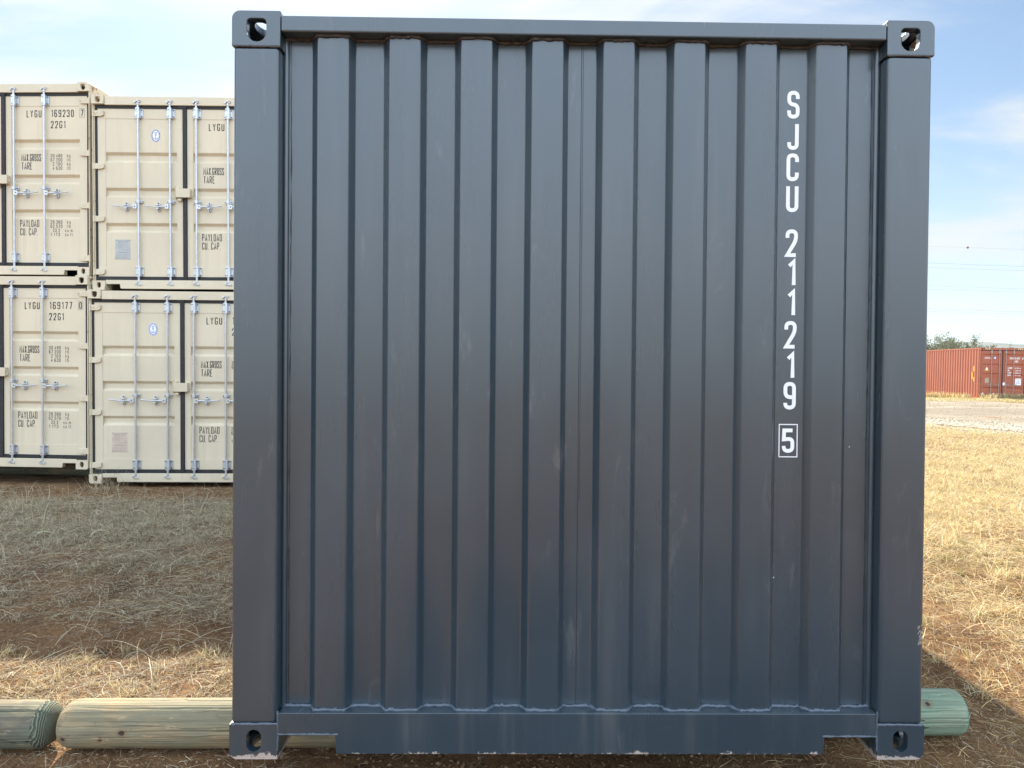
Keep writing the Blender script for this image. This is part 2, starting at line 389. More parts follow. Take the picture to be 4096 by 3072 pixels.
# ------------------------------------------------------------------ stroke lettering (own glyphs)
GL = {
 'A': (.46, [[(0, 0, 0), (.5, 1, 0), (1, 0, 0)], [(.16, .27, 0), (.84, .27, 0)]]),
 'B': (.44, [[(0, 0, 0), (0, 1, 0), (1, 1), (1, .53), (.12, .53, 0)], [(1, .49), (1, 0), (.12, 0, 0)]]),
 'C': (.44, [[(1, .72), (1, 1), (0, 1), (0, 0), (1, 0), (1, .28)]]),
 'D': (.44, [[(0, 0, 0), (0, 1, 0), (1, 1), (1, 0), (.12, 0, 0)]]),
 'E': (.38, [[(1, 1, 0), (0, 1, 0), (0, 0, 0), (1, 0, 0)], [(.14, .52, 0), (.85, .52, 0)]]),
 'F': (.38, [[(1, 1, 0), (0, 1, 0), (0, 0, 0)], [(.14, .52, 0), (.85, .52, 0)]]),
 'G': (.45, [[(1, .74), (1, 1), (0, 1), (0, 0), (1, 0), (1, .45, 0), (.55, .45, 0)]]),
 'H': (.44, [[(0, 0, 0), (0, 1, 0)], [(1, 0, 0), (1, 1, 0)], [(.14, .5, 0), (.86, .5, 0)]]),
 'I': (.12, [[(.5, 0, 0), (.5, 1, 0)]]),
 'J': (.40, [[(1, 1, 0), (1, 0), (0, 0), (0, .24)]]),
 'K': (.44, [[(0, 0, 0), (0, 1, 0)], [(1, 1, 0), (.14, .5, 0), (1, 0, 0)]]),
 'L': (.38, [[(0, 1, 0), (0, 0, 0), (1, 0, 0)]]),
 'M': (.56, [[(0, 0, 0), (0, 1, 0), (.5, .3, 0), (1, 1, 0), (1, 0, 0)]]),
 'N': (.46, [[(0, 0, 0), (0, 1, 0), (1, 0, 0), (1, 1, 0)]]),
 'O': (.44, [[(.5, 1), (0, 1), (0, 0), (1, 0), (1, 1), (.5, 1)]]),
 'P': (.43, [[(0, 0, 0), (0, 1, 0), (1, 1), (1, .46), (.14, .46, 0)]]),
 'R': (.44, [[(0, 0, 0), (0, 1, 0), (1, 1), (1, .48), (.14, .48, 0)], [(.55, .42, 0), (1, 0, 0)]]),
 'S': (.44, [[(1, .74), (1, 1), (0, 1), (0, .53), (1, .49), (1, 0), (0, 0), (0, .26)]]),
 'T': (.42, [[(0, 1, 0), (1, 1, 0)], [(.5, .93, 0), (.5, 0, 0)]]),
 'U': (.44, [[(0, 1, 0), (0, 0), (1, 0), (1, 1, 0)]]),
 'V': (.46, [[(0, 1, 0), (.5, 0, 0), (1, 1, 0)]]),
 'X': (.46, [[(0, 0, 0), (1, 1, 0)], [(0, 1, 0), (.46, .54, 0)], [(.54, .46, 0), (1, 0, 0)]]),
 'Y': (.46, [[(0, 1, 0), (.5, .48, 0), (1, 1, 0)], [(.5, .42, 0), (.5, 0, 0)]]),
 '0': (.44, [[(.5, 1), (0, 1), (0, 0), (1, 0), (1, 1), (.5, 1)]]),
 '1': (.26, [[(0, .8, 0), (1, 1, 0), (1, 0, 0)]]),
 '2': (.44, [[(0, .72), (0, 1), (1, 1), (1, .62), (0, 0, 0), (1, 0, 0)]]),
 '3': (.44, [[(0, .76), (0, 1), (1, 1), (1, .53), (.35, .53, 0)], [(1, .49), (1, 0), (0, 0), (0, .24)]]),
 '4': (.46, [[(.72, 0, 0), (.72, 1, 0), (0, .25, 0), (1, .25, 0)]]),
 '5': (.44, [[(1, 1, 0), (.04, 1, 0), (.0, .56, 0), (1, .6), (1, 0), (0, 0), (0, .24)]]),
 '6': (.44, [[(1, .8), (1, 1), (0, 1), (0, 0), (1, 0), (1, .56), (.14, .56, 0)]]),
 '7': (.42, [[(0, 1, 0), (1, 1, 0), (.35, 0, 0)]]),
 '8': (.44, [[(.5, 1), (0, 1), (0, .53), (1, .53), (1, 1), (.5, 1)], [(0, .47), (0, 0), (1, 0), (1, .47)]]),
 '9': (.44, [[(0, .2), (0, 0), (1, 0), (1, 1), (0, 1), (0, .44), (.86, .44, 0)]]),
 '.': (.10, [[(.5, -.02, 0), (.5, .05, 0)]]),
 "'": (.10, [[(.5, .8, 0), (.5, 1, 0)]]),
 'k': (.36, [[(0, 0, 0), (0, 1, 0)], [(1, .68, 0), (.16, .34, 0), (1, 0, 0)]]),
 'g': (.36, [[(1, .1), (0, .1), (0, .7), (1, .7), (1, -.28), (0, -.28)]]),
 'l': (.10, [[(.5, 0, 0), (.5, 1, 0)]]),
 'b': (.36, [[(0, 1, 0), (0, 0), (1, 0), (1, .68), (.16, .68, 0)]]),
 'c': (.34, [[(1, .5), (1, .68), (0, .68), (0, 0), (1, 0), (1, .2)]]),
 'u': (.34, [[(0, .7, 0), (0, 0), (1, 0), (1, .7, 0)]]),
 'm': (.5, [[(0, 0, 0), (0, .68), (.5, .68), (.5, 0, 0)], [(.55, .68, 0), (1, .68), (1, 0, 0)]]),
 'f': (.24, [[(.4, 0, 0), (.4, 1), (1, 1, 0)], [(.55, .66, 0), (1, .66, 0)]]),
 't': (.24, [[(.4, 1, 0), (.4, 0), (1, 0, 0)], [(.55, .66, 0), (1, .66, 0)]]),
 '-': (.3, [[(0, .45, 0), (1, .45, 0)]]),
}
def ribbon(mb, pts, t_, y):
    P = [Vector((a, b)) for a, b in pts]; n = len(P); L_ = []; R_ = []
    for i in range(n):
        d0 = (P[i] - P[i - 1]).normalized() if i else (P[1] - P[0]).normalized()
        d1 = (P[i + 1] - P[i]).normalized() if i < n - 1 else d0
        if not i: d0 = d1
        n0 = Vector((-d0.y, d0.x)); n1 = Vector((-d1.y, d1.x)); mi = (n0 + n1)
        mi = mi.normalized() if mi.length > 1e-4 else n0
        k = min(1.0 / max(mi.dot(n0), 0.1), 1.9)
        L_.append(P[i] + mi * t_ / 2 * k); R_.append(P[i] - mi * t_ / 2 * k)
    mb.add([(q.x, y, q.y) for q in L_] + [(q.x, y, q.y) for q in R_], [(i, i + 1, n + i + 1, n + i) for i in range(n - 1)])
def glyph(mb, ch, x, z, w_, h_, t_, y):
    base_w, strokes = GL[ch]
    for si, st in enumerate(strokes):
        pts = [(x + t_ / 2 + p[0] * (w_ - t_), z + t_ / 2 + p[1] * (h_ - t_)) for p in st]
        rs = [0.0 if len(p) == 3 else min(w_, h_) * 0.42 for p in st]
        out = [pts[0]]
        for i in range(1, len(pts) - 1):
            if rs[i] == 0: out.append(pts[i]); continue
            p = Vector(pts[i]); a = Vector(pts[i - 1]); b = Vector(pts[i + 1]); da = a - p; db = b - p
            rr = min(rs[i], da.length * (0.98 if i == 1 else 0.5), db.length * (0.98 if i == len(pts) - 2 else 0.5))
            A = p + da.normalized() * rr; B = p + db.normalized() * rr
            for k in range(6):
                q = k / 5; v = A * (1 - q) ** 2 + p * 2 * q * (1 - q) + B * q ** 2
                if (Vector(out[-1]) - v).length > 1e-5: out.append((v.x, v.y))
        if (Vector(out[-1]) - Vector(pts[-1])).length > 1e-5: out.append(pts[-1])
        ribbon(mb, out, t_, y - 0.0004 * si)
def text(mb, s_, x0, x1, z0, h_, t_, y, gap=0.16, space=0.5):
    """fit the string between x0 and x1"""
    ws = [space if c == ' ' else GL[c][0] for c in s_]
    tot = sum(ws) + gap * (len(s_) - 1); k = (x1 - x0) / tot; x = x0
    for c, w_ in zip(s_, ws):
        if c != ' ': glyph(mb, c, x, z0, max(w_ * k, t_), h_, t_, y)
        x += (w_ + gap) * k

# ------------------------------------------------------------------ ground height
_ks = [(rng.normal(size=2) * s_, rng.uniform(0, 6.28), a) for s_, a, n_ in ((0.5, .016, 6), (2.0, .007, 8), (7.0, .0035, 10), (22.0, .0018, 14)) for _ in range(n_)]
def ground_z(x, y):
    x = np.asarray(x, float); y = np.asarray(y, float)
    h = np.zeros(np.broadcast(x, y).shape)
    for k, ph, a in _ks: h = h + a * np.sin(k[0] * x + k[1] * y + ph) / 1.6
    h *= 1.0 / (1 + np.maximum(np.hypot(x, y) - 40, 0) / 40)
    damp = 1 - 0.75 * np.exp(-((y - 0.5) / 0.35) ** 2) * (x < 3.2)
    base = -0.203 - 0.045 * np.clip((y - 2) / 4.5, 0, 1)
    return base + h * damp

def grid_axis(lo, hi, step, far, g=1.18):
    a = list(np.arange(lo, hi + 1e-6, step)); s_ = step
    b = [lo]; 
    while b[-1] > -far: s_ *= g; b.append(b[-1] - s_)
    s_ = step; c_ = [a[-1]]
    while c_[-1] < far: s_ *= g; c_.append(c_[-1] + s_)
    return np.array(b[1:][::-1] + a + c_[1:])
gx = grid_axis(-6.6, 4.6, 0.024, 14000); gy = grid_axis(-0.2, 8.2, 0.024, 14000)
X, Y = np.meshgrid(gx, gy); Z = ground_z(X, Y)
def grid_mesh(name, X, Y, Z):
    ny, nx = X.shape; vv = np.stack([X, Y, Z], -1).reshape(-1, 3)
    i = np.arange(ny * nx).reshape(ny, nx)
    q = np.stack([i[:-1, :-1], i[:-1, 1:], i[1:, 1:], i[1:, :-1]], -1).reshape(-1, 4)
    return np_mesh(name, vv, q)
def np_mesh(name, vv, q, colr=None, smooth=True):
    me = bpy.data.meshes.new(name)
    me.vertices.add(len(vv)); me.vertices.foreach_set('co', vv.astype(np.float32).ravel())
    k = q.shape[1]
    me.loops.add(q.size); me.loops.foreach_set('vertex_index', q.astype(np.int32).ravel())
    me.polygons.add(len(q)); me.polygons.foreach_set('loop_start', np.arange(0, q.size, k, dtype=np.int32))
    me.polygons.foreach_set('use_smooth', np.full(len(q), smooth))
    if colr is not None:
        a = me.color_attributes.new('tone', 'FLOAT_COLOR', 'POINT')
        a.data.foreach_set('color', np.concatenate([colr, np.ones((len(colr), 1))], 1).astype(np.float32).ravel())
    me.update(calc_edges=True); me.validate()
    return me

def ground_mat():
    mt, t, b = material('dry_red_soil')
    p = t.new('ShaderNodeNewGeometry').outputs['Position']
    n_big = t.noise(p, 0.45, 5, 0.6); n_mid = t.noise(p, 3.0, 6, 0.65); n_f = t.noise(p, 28, 7, 0.7); n_ff = t.noise(p, 120, 3, 0.6)
    soil = t.mix(t.ramp(n_mid, 0.3, 0.7), col(0.21, 0.115, 0.058), col(0.38, 0.205, 0.095))
    soil = t.mix(t.ramp(n_f, 0.3, 0.75), t.mix(1.0, soil, col(0.62, 0.6, 0.6), 'MULTIPLY'), soil)
    cr = t.ramp(t.noise(p, 75, 4, 0.7), 0.36, 0.47); soil = t.mix(cr, t.mix(1.0, soil, col(0.42, 0.4, 0.4), 'MULTIPLY'), soil)
    straw = t.mix(t.ramp(n_ff, 0.3, 0.7), col(0.22, 0.165, 0.095), col(0.46, 0.37, 0.22))
    # far away the sward is only colour: how much of it grows with the distance from the yard
    dist = t.vmath('LENGTH', t.vmath('SUBTRACT', p, (1.0, 0.0, 0.0)))
    cover = t.math('MULTIPLY', t.ramp(t.math('ADD', t.math('MULTIPLY', n_mid, 0.5), t.math('MULTIPLY', n_f, 0.5)), 0.40, 0.58), t.ramp(dist, 4.0, 18.0, 0.12, 0.85))
    c_ = t.mix(cover, soil, straw)
    c_ = t.mix(t.math('MULTIPLY', t.ramp(n_big, 0.55, 0.7), 0.35), c_, col(0.20, 0.19, 0.08))
    t.link(c_, b.inputs['Base Color']); b.inputs['Roughness'].default_value = 0.95; b.inputs['Specular IOR Level'].default_value = 0.15
    bp = t.new('ShaderNodeBump'); bp.inputs['Strength'].default_value = 0.9; bp.inputs['Distance'].default_value = 0.03
    t.link(t.math('ADD', n_f, t.math('MULTIPLY', n_ff, 0.6)), bp.inputs['Height']); t.link(bp.outputs[0], b.inputs['Normal'])
    return mt
go = bpy.data.objects.new('ground', grid_mesh('ground', X, Y, Z)); C.objects.link(go)
go.data.materials.append(ground_mat()); tag(go, kind='structure')
del X, Y, Z

# gravel road beyond the field on the right
def gravel_mat():
    mt, t, b = material('pale_gravel')
    p = t.new('ShaderNodeNewGeometry').outputs['Position']
    v = t.new('ShaderNodeTexVoronoi'); t.link(p, v.inputs[0]); v.inputs['Scale'].default_value = 22
    tr = t.noise(t.mapping(p, scale=(0.06, 0.7, 1), rot=(0, 0, rad(-13))), 1.0, 4, 0.6)
    c_ = t.mix(v.outputs['Distance'], col(0.29, 0.245, 0.19), col(0.16, 0.135, 0.10))
    c_ = t.mix(t.ramp(tr, 0.4, 0.65), c_, col(0.33, 0.28, 0.215))
    t.link(c_, b.inputs['Base Color']); b.inputs['Roughness'].default_value = 0.95
    bp = t.new('ShaderNodeBump'); bp.inputs['Strength'].default_value = 0.8; bp.inputs['Distance'].default_value = 0.03
    t.link(v.outputs['Distance'], bp.inputs['Height']); t.link(bp.outputs[0], b.inputs['Normal'])
    return mt
ROAD_A, ROAD_B, ROAD_W = (13.4, 17.5), (15.7, 7.77), 15.8       # near edge of the road runs through A and B
rd = Vector((ROAD_B[0] - ROAD_A[0], ROAD_B[1] - ROAD_A[1])).normalized(); rn = Vector((-rd.y, rd.x))
ss = np.linspace(-130, 50, 361); tt = np.linspace(0, ROAD_W, 29)
S, T = np.meshgrid(ss, tt)
wob = 0.35 * np.sin(S * 0.7) + 0.2 * np.sin(S * 1.9 + 1)
XX = ROAD_A[0] + rd.x * S + rn.x * (T + wob * (1 - T / ROAD_W)); YY = ROAD_A[1] + rd.y * S + rn.y * (T + wob * (1 - T / ROAD_W))
ZZ = -0.2 + 0.02 * np.sin(T * 2.2) + 0.0 * XX
ZZ[0, :] -= 0.12; ZZ[-1, :] -= 0.12
ro = bpy.data.objects.new('gravel_road', grid_mesh('gravel_road', XX, YY, ZZ)); C.objects.link(ro)
M_gravel = gravel_mat(); ro.data.materials.append(M_gravel); tag(ro, kind='structure')

# ------------------------------------------------------------------ hills
def hill_mat():
    mt, t, b = material('distant_hillside')
    p = t.new('ShaderNodeNewGeometry').outputs['Position']
    n_ = t.noise(p, 0.004, 6, 0.65)
    t.link(t.mix(t.ramp(n_, 0.35, 0.65), col(0.06, 0.075, 0.045), col(0.17, 0.14, 0.09)), b.inputs['Base Color'])
    b.inputs['Roughness'].default_value = 1.0; b.inputs['Specular IOR Level'].default_value = 0.0
    return mt
az = np.radians(np.linspace(-100, 100, 401)); rr_ = np.linspace(0, 1, 25)
A_, R_ = np.meshgrid(az, rr_)
ridge = 235 + 34 * np.sin(A_ * 5.0 + 0.9) + 14 * np.sin(A_ * 17 + 2) + 6 * np.sin(A_ * 47) 
prof = np.sin(np.clip(R_, 0, 1) * math.pi) ** 0.9
rad_ = 5000 + 2600 * R_
hill = bpy.data.objects.new('hills', grid_mesh('hills', np.sin(A_) * rad_, np.cos(A_) * rad_, -8 + ridge * prof + 10 * np.sin(A_ * 60 + R_ * 9) * prof))
C.objects.link(hill); hill.data.materials.append(hill_mat()); tag(hill, kind='structure')

# ------------------------------------------------------------------ the dark container in front
W = 2.438
def shell(root, H, L, M, floor_m=None, side_pitch=0.278, front_open=True, roof_lift=0.0):
    """side panels, roof, side rails, floor, rear end: shared by every container"""
    for s_ in (0, 1):
        mb = MB()
        pr_ = corr(0.17, L - 0.17, side_pitch, 0.105, 0.034, 0.036, 0.012, start=0.20)
        if s_: pr_ = [(u, W - v) for u, v in pr_]
        mb.sheet(pr_, 0.14, H - 0.06, 'side'); mb.build('side_panel', M, root, fix=False)
        x0, x1 = (0.004, 0.06) if not s_ else (W - 0.06, W - 0.004)
        mb = MB(); mb.box(x0, x1, 0.178, L - 0.178, H - 0.075, H - 0.012); mb.build('top_side_rail', M, root, bevel=0.004)
        mb = MB(); mb.box(x0, x1, 0.178, L - 0.178, -0.002, 0.16); mb.build('bottom_side_rail', M, root, bevel=0.004)
    mb = MB(); pr_ = [(u, H - 0.022 + roof_lift - (v if v < 0.02 else 0.02)) for u, v in corr(0.10, L - 0.10, 0.209, 0.08, 0.03, 0.02, 0.0, start=0.14)]
    mb.sheet(pr_, 0.03, W - 0.03, 'roof'); mb.build('roof_panel', M, root, fix=False)
    mb = MB(); mb.box(0.06, W - 0.06, 0.1, L - 0.1, 0.12, 0.15); mb.build('floor', M_dark, root)
def rear_end(root, H, L, M):
    mb = MB(); pr_ = [(u, L - v) for u, v in corr(0.15, W - 0.15, 0.25, 0.106, 0.021, 0.036, 0.026, start=0.24)]
    mb.sheet(pr_, 0.15, H - 0.1, 'z'); mb.build('rear_panel', M, root, fix=False)
    mb = MB(); mb.box(0.167, W - 0.167, L - 0.1, L - 0.004, H - 0.075, H - 0.015); mb.build('rear_header', M, root, bevel=0.004)
    mb = MB(); mb.box(0.167, W - 0.167, L - 0.1, L - 0.004, 0.017, 0.162); mb.build('rear_sill', M, root, bevel=0.004)
    for s_ in (0, 1):
        x0, x1 = (0.005, 0.162) if not s_ else (W - 0.162, W - 0.005)
        mb = MB(); mb.box(x0, x1, L - 0.12, L - 0.004, 0.122, H - 0.122); mb.build('corner_post', M, root, bevel=0.008)

Hm = 2.591; L20 = 6.058
root = empty('shipping_container', 'dark blue-grey shipping container filling the foreground, end wall with a vertical white number', 'shipping container')
root.rotation_euler = (rad(-0.7), 0, 0)
cs = add_castings(root, Hm, L20, W, (M_grey_c, M_grey))
shell(root, Hm, L20, M_grey); rear_end(root, Hm, L20, M_grey)
for s_ in (0, 1):
    f = (lambda x: x) if not s_ else (lambda x: W - x)
    mb = MB(); poly = [(0.005, 0.121), (0.164, 0.121), (0.164, Hm - 0.121), (0.005, Hm - 0.121)]
    xs = sorted((f(0.005), f(0.163)))
    mb.box(xs[0], xs[1], 0.003, 0.075, 0.1215, Hm - 0.1215)
    mb.build('corner_post', M_grey, root, bevel=0.014, seg=4)
# header and sill with forklift notches
mb = MB(); mb.box(0.1675, W - 0.1675, 0.002, 0.10, 2.521, 2.577); mb.build('header_rail', M_grey, root, bevel=0.006, seg=3)
mb = MB()
x0, x1 = 0.1675, W - 0.1675
pl_ = [(x0, 0.084), (0.366, 0.084), (0.372, 0.017), (W - 0.358, 0.017), (W - 0.352, 0.079), (x1, 0.079), (x1, 0.161), (x0, 0.161)]
mb.prism(pl_, 0.002, 0.012)                                   # front web
mb.box(x0, x1, 0.0125, 0.12, 0.150, 0.1606)                  # shelf
mb.box(0.374, W - 0.360, 0.0125, 0.06, 0.018, 0.028)         # lower flange
mb.box(x0, 0.366, 0.0125, 0.15, 0.084, 0.092); mb.box(W - 0.352, x1, 0.0125, 0.15, 0.079, 0.087)
mb.box(0.366, 0.372, 0.0125, 0.15, 0.018, 0.084); mb.box(W - 0.358, W - 0.352, 0.0125, 0.15, 0.018, 0.079)
mb.build('sill_rail', M_greyrail, root, bevel=0.002)
# corrugated end wall
prof_ = [(0.150, 0.061)]
for a in (0.288, 0.538, 0.788, 1.037, 1.287, 1.536, 1.788, 2.037):
    prof_ += [(a - 0.024, 0.061), (a, 0.026), (a + 0.107, 0.026), (a + 0.128, 0.061)]
prof_ += [(W - 0.150, 0.061)]
pf = fillet(prof_, 0.006, 3)
mb = MB(); mb.sheet(pf, 0.155, 2.53, 'z')
ep = mb.build('end_panel', M_grey, root, fix=False)
for p_ in ep.data.polygons: p_.use_smooth = True
mb = MB()
def bead(pts, r, jit=0.25, n=7, seed=1, mbb=None, step=0.008):
    rn_ = random.Random(seed); P = [Vector(p) for p in pts]; out = []; rs = []
    for a, b in zip(P[:-1], P[1:]):
        k = max(1, int((b - a).length / step))
        for i in range(k):
            out.append(a + (b - a) * i / k + Vector((rn_.uniform(-1, 1), rn_.uniform(-1, 1), rn_.uniform(-1, 1))) * r * jit); rs.append(r * (1 + rn_.uniform(-jit, jit)))
    out.append(P[-1]); rs.append(r)
    mbb.tube(out, rs, n)
def wbead(pts, r, name='weld_bead', mat=M_weld, parent=None, **k):
    b_ = MB(); bead(pts, r, mbb=b_, **k); return b_.build(name, mat, parent or root)
for i, (x0, x1) in enumerate(((0.006, 0.166), (W - 0.166, W - 0.006))):
    wbead([(x0, 0.003, 0.122), (x1, 0.003, 0.122)], 0.0045, seed=3 + i)
    wbead([(x0, 0.003, Hm - 0.122), (x1, 0.003, Hm - 0.122)], 0.004, mat=M_weldd, seed=5 + i)
wbead([(u, v - 0.003, 0.1625) for u, v in pf], 0.0058, seed=9, jit=0.35)
wbead([(u, v - 0.002, 2.519) for u, v in pf], 0.006, mat=M_weldd, seed=10, jit=0.35)
wbead([(0.168, 0.004, 0.086), (0.376, 0.004, 0.086)], 0.0042, seed=11); wbead([(W - 0.36, 0.004, 0.081), (W - 0.168, 0.004, 0.081)], 0.0042, seed=12)
for x in (0.167, W - 0.167):
    wbead([(x, 0.003, 0.03), (x, 0.003, 0.168)], 0.0035, seed=13)
for x, seed in ((0.187, 21), (2.248, 22)):
    wbead([(x, 0.0605, 0.166), (x, 0.0605, 1.2), (x + 0.002, 0.0605, 2.0), (x, 0.0605, 2.515)], 0.0016, 'seam_sealant', M_seal, ep, seed=seed, jit=0.7, n=5, step=0.03)
wbead([(1.2125, 0.0607, 0.166), (1.2125, 0.0607, 2.515)], 0.0012, 'seam_sealant', M_seal, ep, seed=23, jit=0.2, n=5, step=0.1)
wbead([(1.2185, 0.0607, 0.9), (1.2185, 0.0607, 2.515)], 0.0009, 'seam_sealant', M_seal, ep, seed=24, jit=0.2, n=5, step=0.1)
for x in (0.170, W - 0.170):
    mb = MB(); mb.tube([(x, 0.064, 0.16), (x, 0.064, 2.52)], 0.012, 12); mb.build('post_fillet', M_grey, root)
# number SJCU 211219 5, one character under another
lh = 0.0985; lw = 0.0445
for ch, zc in zip('SJCU211219', (2.316, 2.205, 2.094, 1.984, 1.824, 1.717, 1.610, 1.497, 1.386, 1.279)):
    wch = lw if ch not in '1J' else (0.030 if ch == '1' else 0.041)
    xo = 1.969 - wch / 2 + (0.001 if ch == '1' else 0)
    mb = MB(); glyph(mb, ch, xo, zc - lh / 2, wch, lh, 0.0136, 0.0602); mb.build('letter' if ch.isalpha() else 'digit', M_white, ep, fix=False)
mb = MB(); glyph(mb, '5', 1.9655 - lw / 2, 1.118 - 0.0435, lw, 0.087, 0.0134, 0.0602)
bx0, bx1, bz0, bz1 = 1.933, 1.998, 1.118 - 0.058, 1.118 + 0.058
ribbon(mb, [(bx0, bz0), (bx0, bz1), (bx1, bz1), (bx1, bz0), (bx0, bz0)], 0.0035, 0.0602)
mb.build('boxed_check_digit', M_white, ep, fix=False)
# paint scrapes on the right post
mb = MB(); rs_ = random.Random(4)
for k in range(26):
    x = W - 0.016 - rs_.random() * 0.014; z = 0.40 + rs_.random() * 0.075
    mb.add([(x, 0.0022, z), (x + 0.004, 0.0022, z + 0.002), (x + 0.007, 0.0022, z + 0.010), (x + 0.003, 0.0022, z + 0.007)], [(0, 1, 2, 3)])
mb.build('paint_scrape', simple('scraped_primer', (0.34, 0.31, 0.27), 0.7, var=0.4, vscale=80), root)

# ------------------------------------------------------------------ door-end containers
def door_face(root, H, M, Mw, hc=False, rods_m=None, rubber=None):
    rods_m = rods_m or M_zinc; rubber = rubber or M_rubber
    top = H - 2.591                                             # extra height
    hz = [0.242, 0.950, 1.651, 2.350] if not hc else [0.25, 0.82, 1.40, 2.0, 2.6]
    yl, yg = 0.052, 0.044
    ltop = 2.421 + top; gtop = 2.461 + top
    mb = MB(); mb.box(0.1675, W - 0.1675, 0.018, 0.09, gtop, H - 0.016); mb.build('door_header', M, root, bevel=0.005)
    mb = MB(); mb.box(0.10, W - 0.10, 0.09, 0.10, gtop - 0.04, H - 0.03); mb.build('header_backing', M_dark, root)
    mb = MB(); x0, x1 = 0.1675, W - 0.1675
    mb.prism([(x0, 0.076), (0.355, 0.078), (0.366, 0.017), (W - 0.366, 0.017), (W - 0.355, 0.078), (x1, 0.078), (x1, 0.133), (x0, 0.133)], 0.014, 0.03)
    mb.box(0.372, W - 0.372, 0.0305, 0.10, 0.02, 0.1325); mb.build('door_sill', M, root, bevel=0.004)
    for s_ in (0, 1):
        f = (lambda a, b: (a, b)) if not s_ else (lambda a, b: (W - b, W - a))
        mb = MB(); a, b = f(0.003, 0.014); mb.box(a, b, 0.014, 0.10, 0.1225, H - 0.1225); a, b = f(0.0145, 0.027); mb.box(a, b, 0.030, 0.10, 0.1225, H - 0.1225)
        mb.build('corner_post', Mw, root, bevel=0.005)
    # rubber frame round both leaves
    mb = MB()
    mb.box(0.028, W - 0.028, yg, 0.075, ltop + 0.0005, gtop - 0.0005); mb.box(0.028, W - 0.028, yg, 0.075, 0.1335, 0.1835)
    mb.box(0.028, 0.0555, yg, 0.075, 0.184, ltop); mb.box(W - 0.0555, W - 0.028, yg, 0.075, 0.184, ltop)
    mb.box(1.193, 1.245, yg - 0.01, 0.075, 0.15, ltop + 0.03)
    mb.prism([(1.165, ltop + 0.006), (1.245, ltop + 0.006), (1.262, ltop + 0.05), (1.172, ltop + 0.055)], yg - 0.014, yg - 0.011)
    mb.build('rubber_seal', rubber, root, bevel=0.006)
    doors = []
    for s_ in (0, 1):
        X_ = (lambda x: x) if not s_ else (lambda x: W - x)
        def bx(mb, a, b, *r): a, b = sorted((X_(a), X_(b))); mb.box(a, b, *r)
        a0, a1 = (0.056, 1.190)
        pz0, pz1 = 0.325, 2.289 + top; px0, px1 = 0.160, 1.110
        mb = MB()
        bx(mb, a0, px0, yl, yl + 0.05, 0.184, ltop); bx(mb, px1, a1, yl, yl + 0.05, 0.184, ltop)
        bx(mb, px0 + .0004, px1 - .0004, yl, yl + 0.05, 0.184, pz0); bx(mb, px0 + .0004, px1 - .0004, yl, yl + 0.05, pz1, ltop)
        grooves = [(1.844, 1.710), (1.371, 1.243), (0.902, 0.777)] if not hc else [(2.54, 2.42), (1.99, 1.87), (1.45, 1.33), (0.66, 0.54)]
        pr_ = [(pz1, yl + 0.005)]
        for t_, b_ in grooves:
            pr_ += [(t_, yl + 0.005), (t_ - 0.034, yl + 0.040), (b_ + 0.030, yl + 0.040), (b_, yl + 0.005)]
        pr_ += [(pz0, yl + 0.005)]
        aa, bb = sorted((X_(px0), X_(px1))); mb.sheet(fillet(pr_, 0.004, 2), aa, bb, 'x')
        dr = mb.build('door', M, root)
        doors.append(dr)
        for z in hz:                                            # hinges
            mb = MB()
            def P(x, z_): return (X_(x), z_)
            pts = [(0.012, z - 0.038), (0.115, z - 0.036), (0.147, z - 0.020), (0.149, z + 0.034), (0.06, z + 0.038), (0.012, z + 0.04)]
            pts = [P(*q) for q in pts]
            if s_: pts = pts[::-1]
            mb.prism(pts, 0.026, 0.046); mb.tube([(X_(0.012), 0.026, z - 0.042), (X_(0.012), 0.026, z + 0.044)], 0.014, 10)
            mb.add([(X_(0.05), 0.0255, z + 0.03), (X_(0.09), 0.0215, z - 0.012), (X_(0.13), 0.0255, z + 0.026), (X_(0.09), 0.0255, z + 0.0)], [(0, 1, 3), (1, 2, 3)])
            mb.build('hinge', Mw if z > 2 else M, dr, bevel=0.003)
        for k, rx in enumerate((0.608, 1.032) if not s_ else (0.634, 1.056)):
            x = X_(rx); zr = 0.020
            mb = MB(); mb.tube([(x, zr, 0.095), (x, zr, H - 0.095)], 0.0145, 14)
            mb.build('locking_rod', rods_m, dr)
            for z, hh in ((2.356 + top, 0.078), (0.249, 0.078)):
                mb = MB()
                mb.box(x - 0.052, x + 0.056, 0.038, 0.0515, z - 0.062, z + 0.062)
                mb.prism([(x - 0.026, z - 0.072), (x + 0.026, z - 0.072), (x + 0.026, z + 0.072), (x - 0.026, z + 0.072)], 0.002, 0.038)
                mb.cur = 1
                for dx in (-0.040, 0.043):
                    for dz_ in (-0.045, 0.045): mb.tube([(x + dx, 0.030, z + dz_), (x + dx, 0.040, z + dz_)], 0.0085, 8)
                for dz_ in (-0.045, 0.045): mb.tube([(x - 0.01, -0.001, z + dz_), (x - 0.01, 0.004, z + dz_)], 0.0065, 8)
                mb.build('rod_bracket', [rods_m, M_bolt], dr, bevel=0.004)
            if hc: zm = 0.86
            else: zm = 1.180
            mb = MB(); mb.box(x - 0.046, x + 0.052, 0.034, 0.0515, zm - 0.018, zm + 0.018); mb.box(x - 0.02, x + 0.02, 0.002, 0.034, zm - 0.02, zm + 0.02)
            mb.cur = 1
            for dx in (-0.036, 0.042): mb.tube([(x + dx, 0.027, zm), (x + dx, 0.035, zm)], 0.008, 8)
            mb.build('rod_clamp', [rods_m, M_bolt], dr, bevel=0.003)
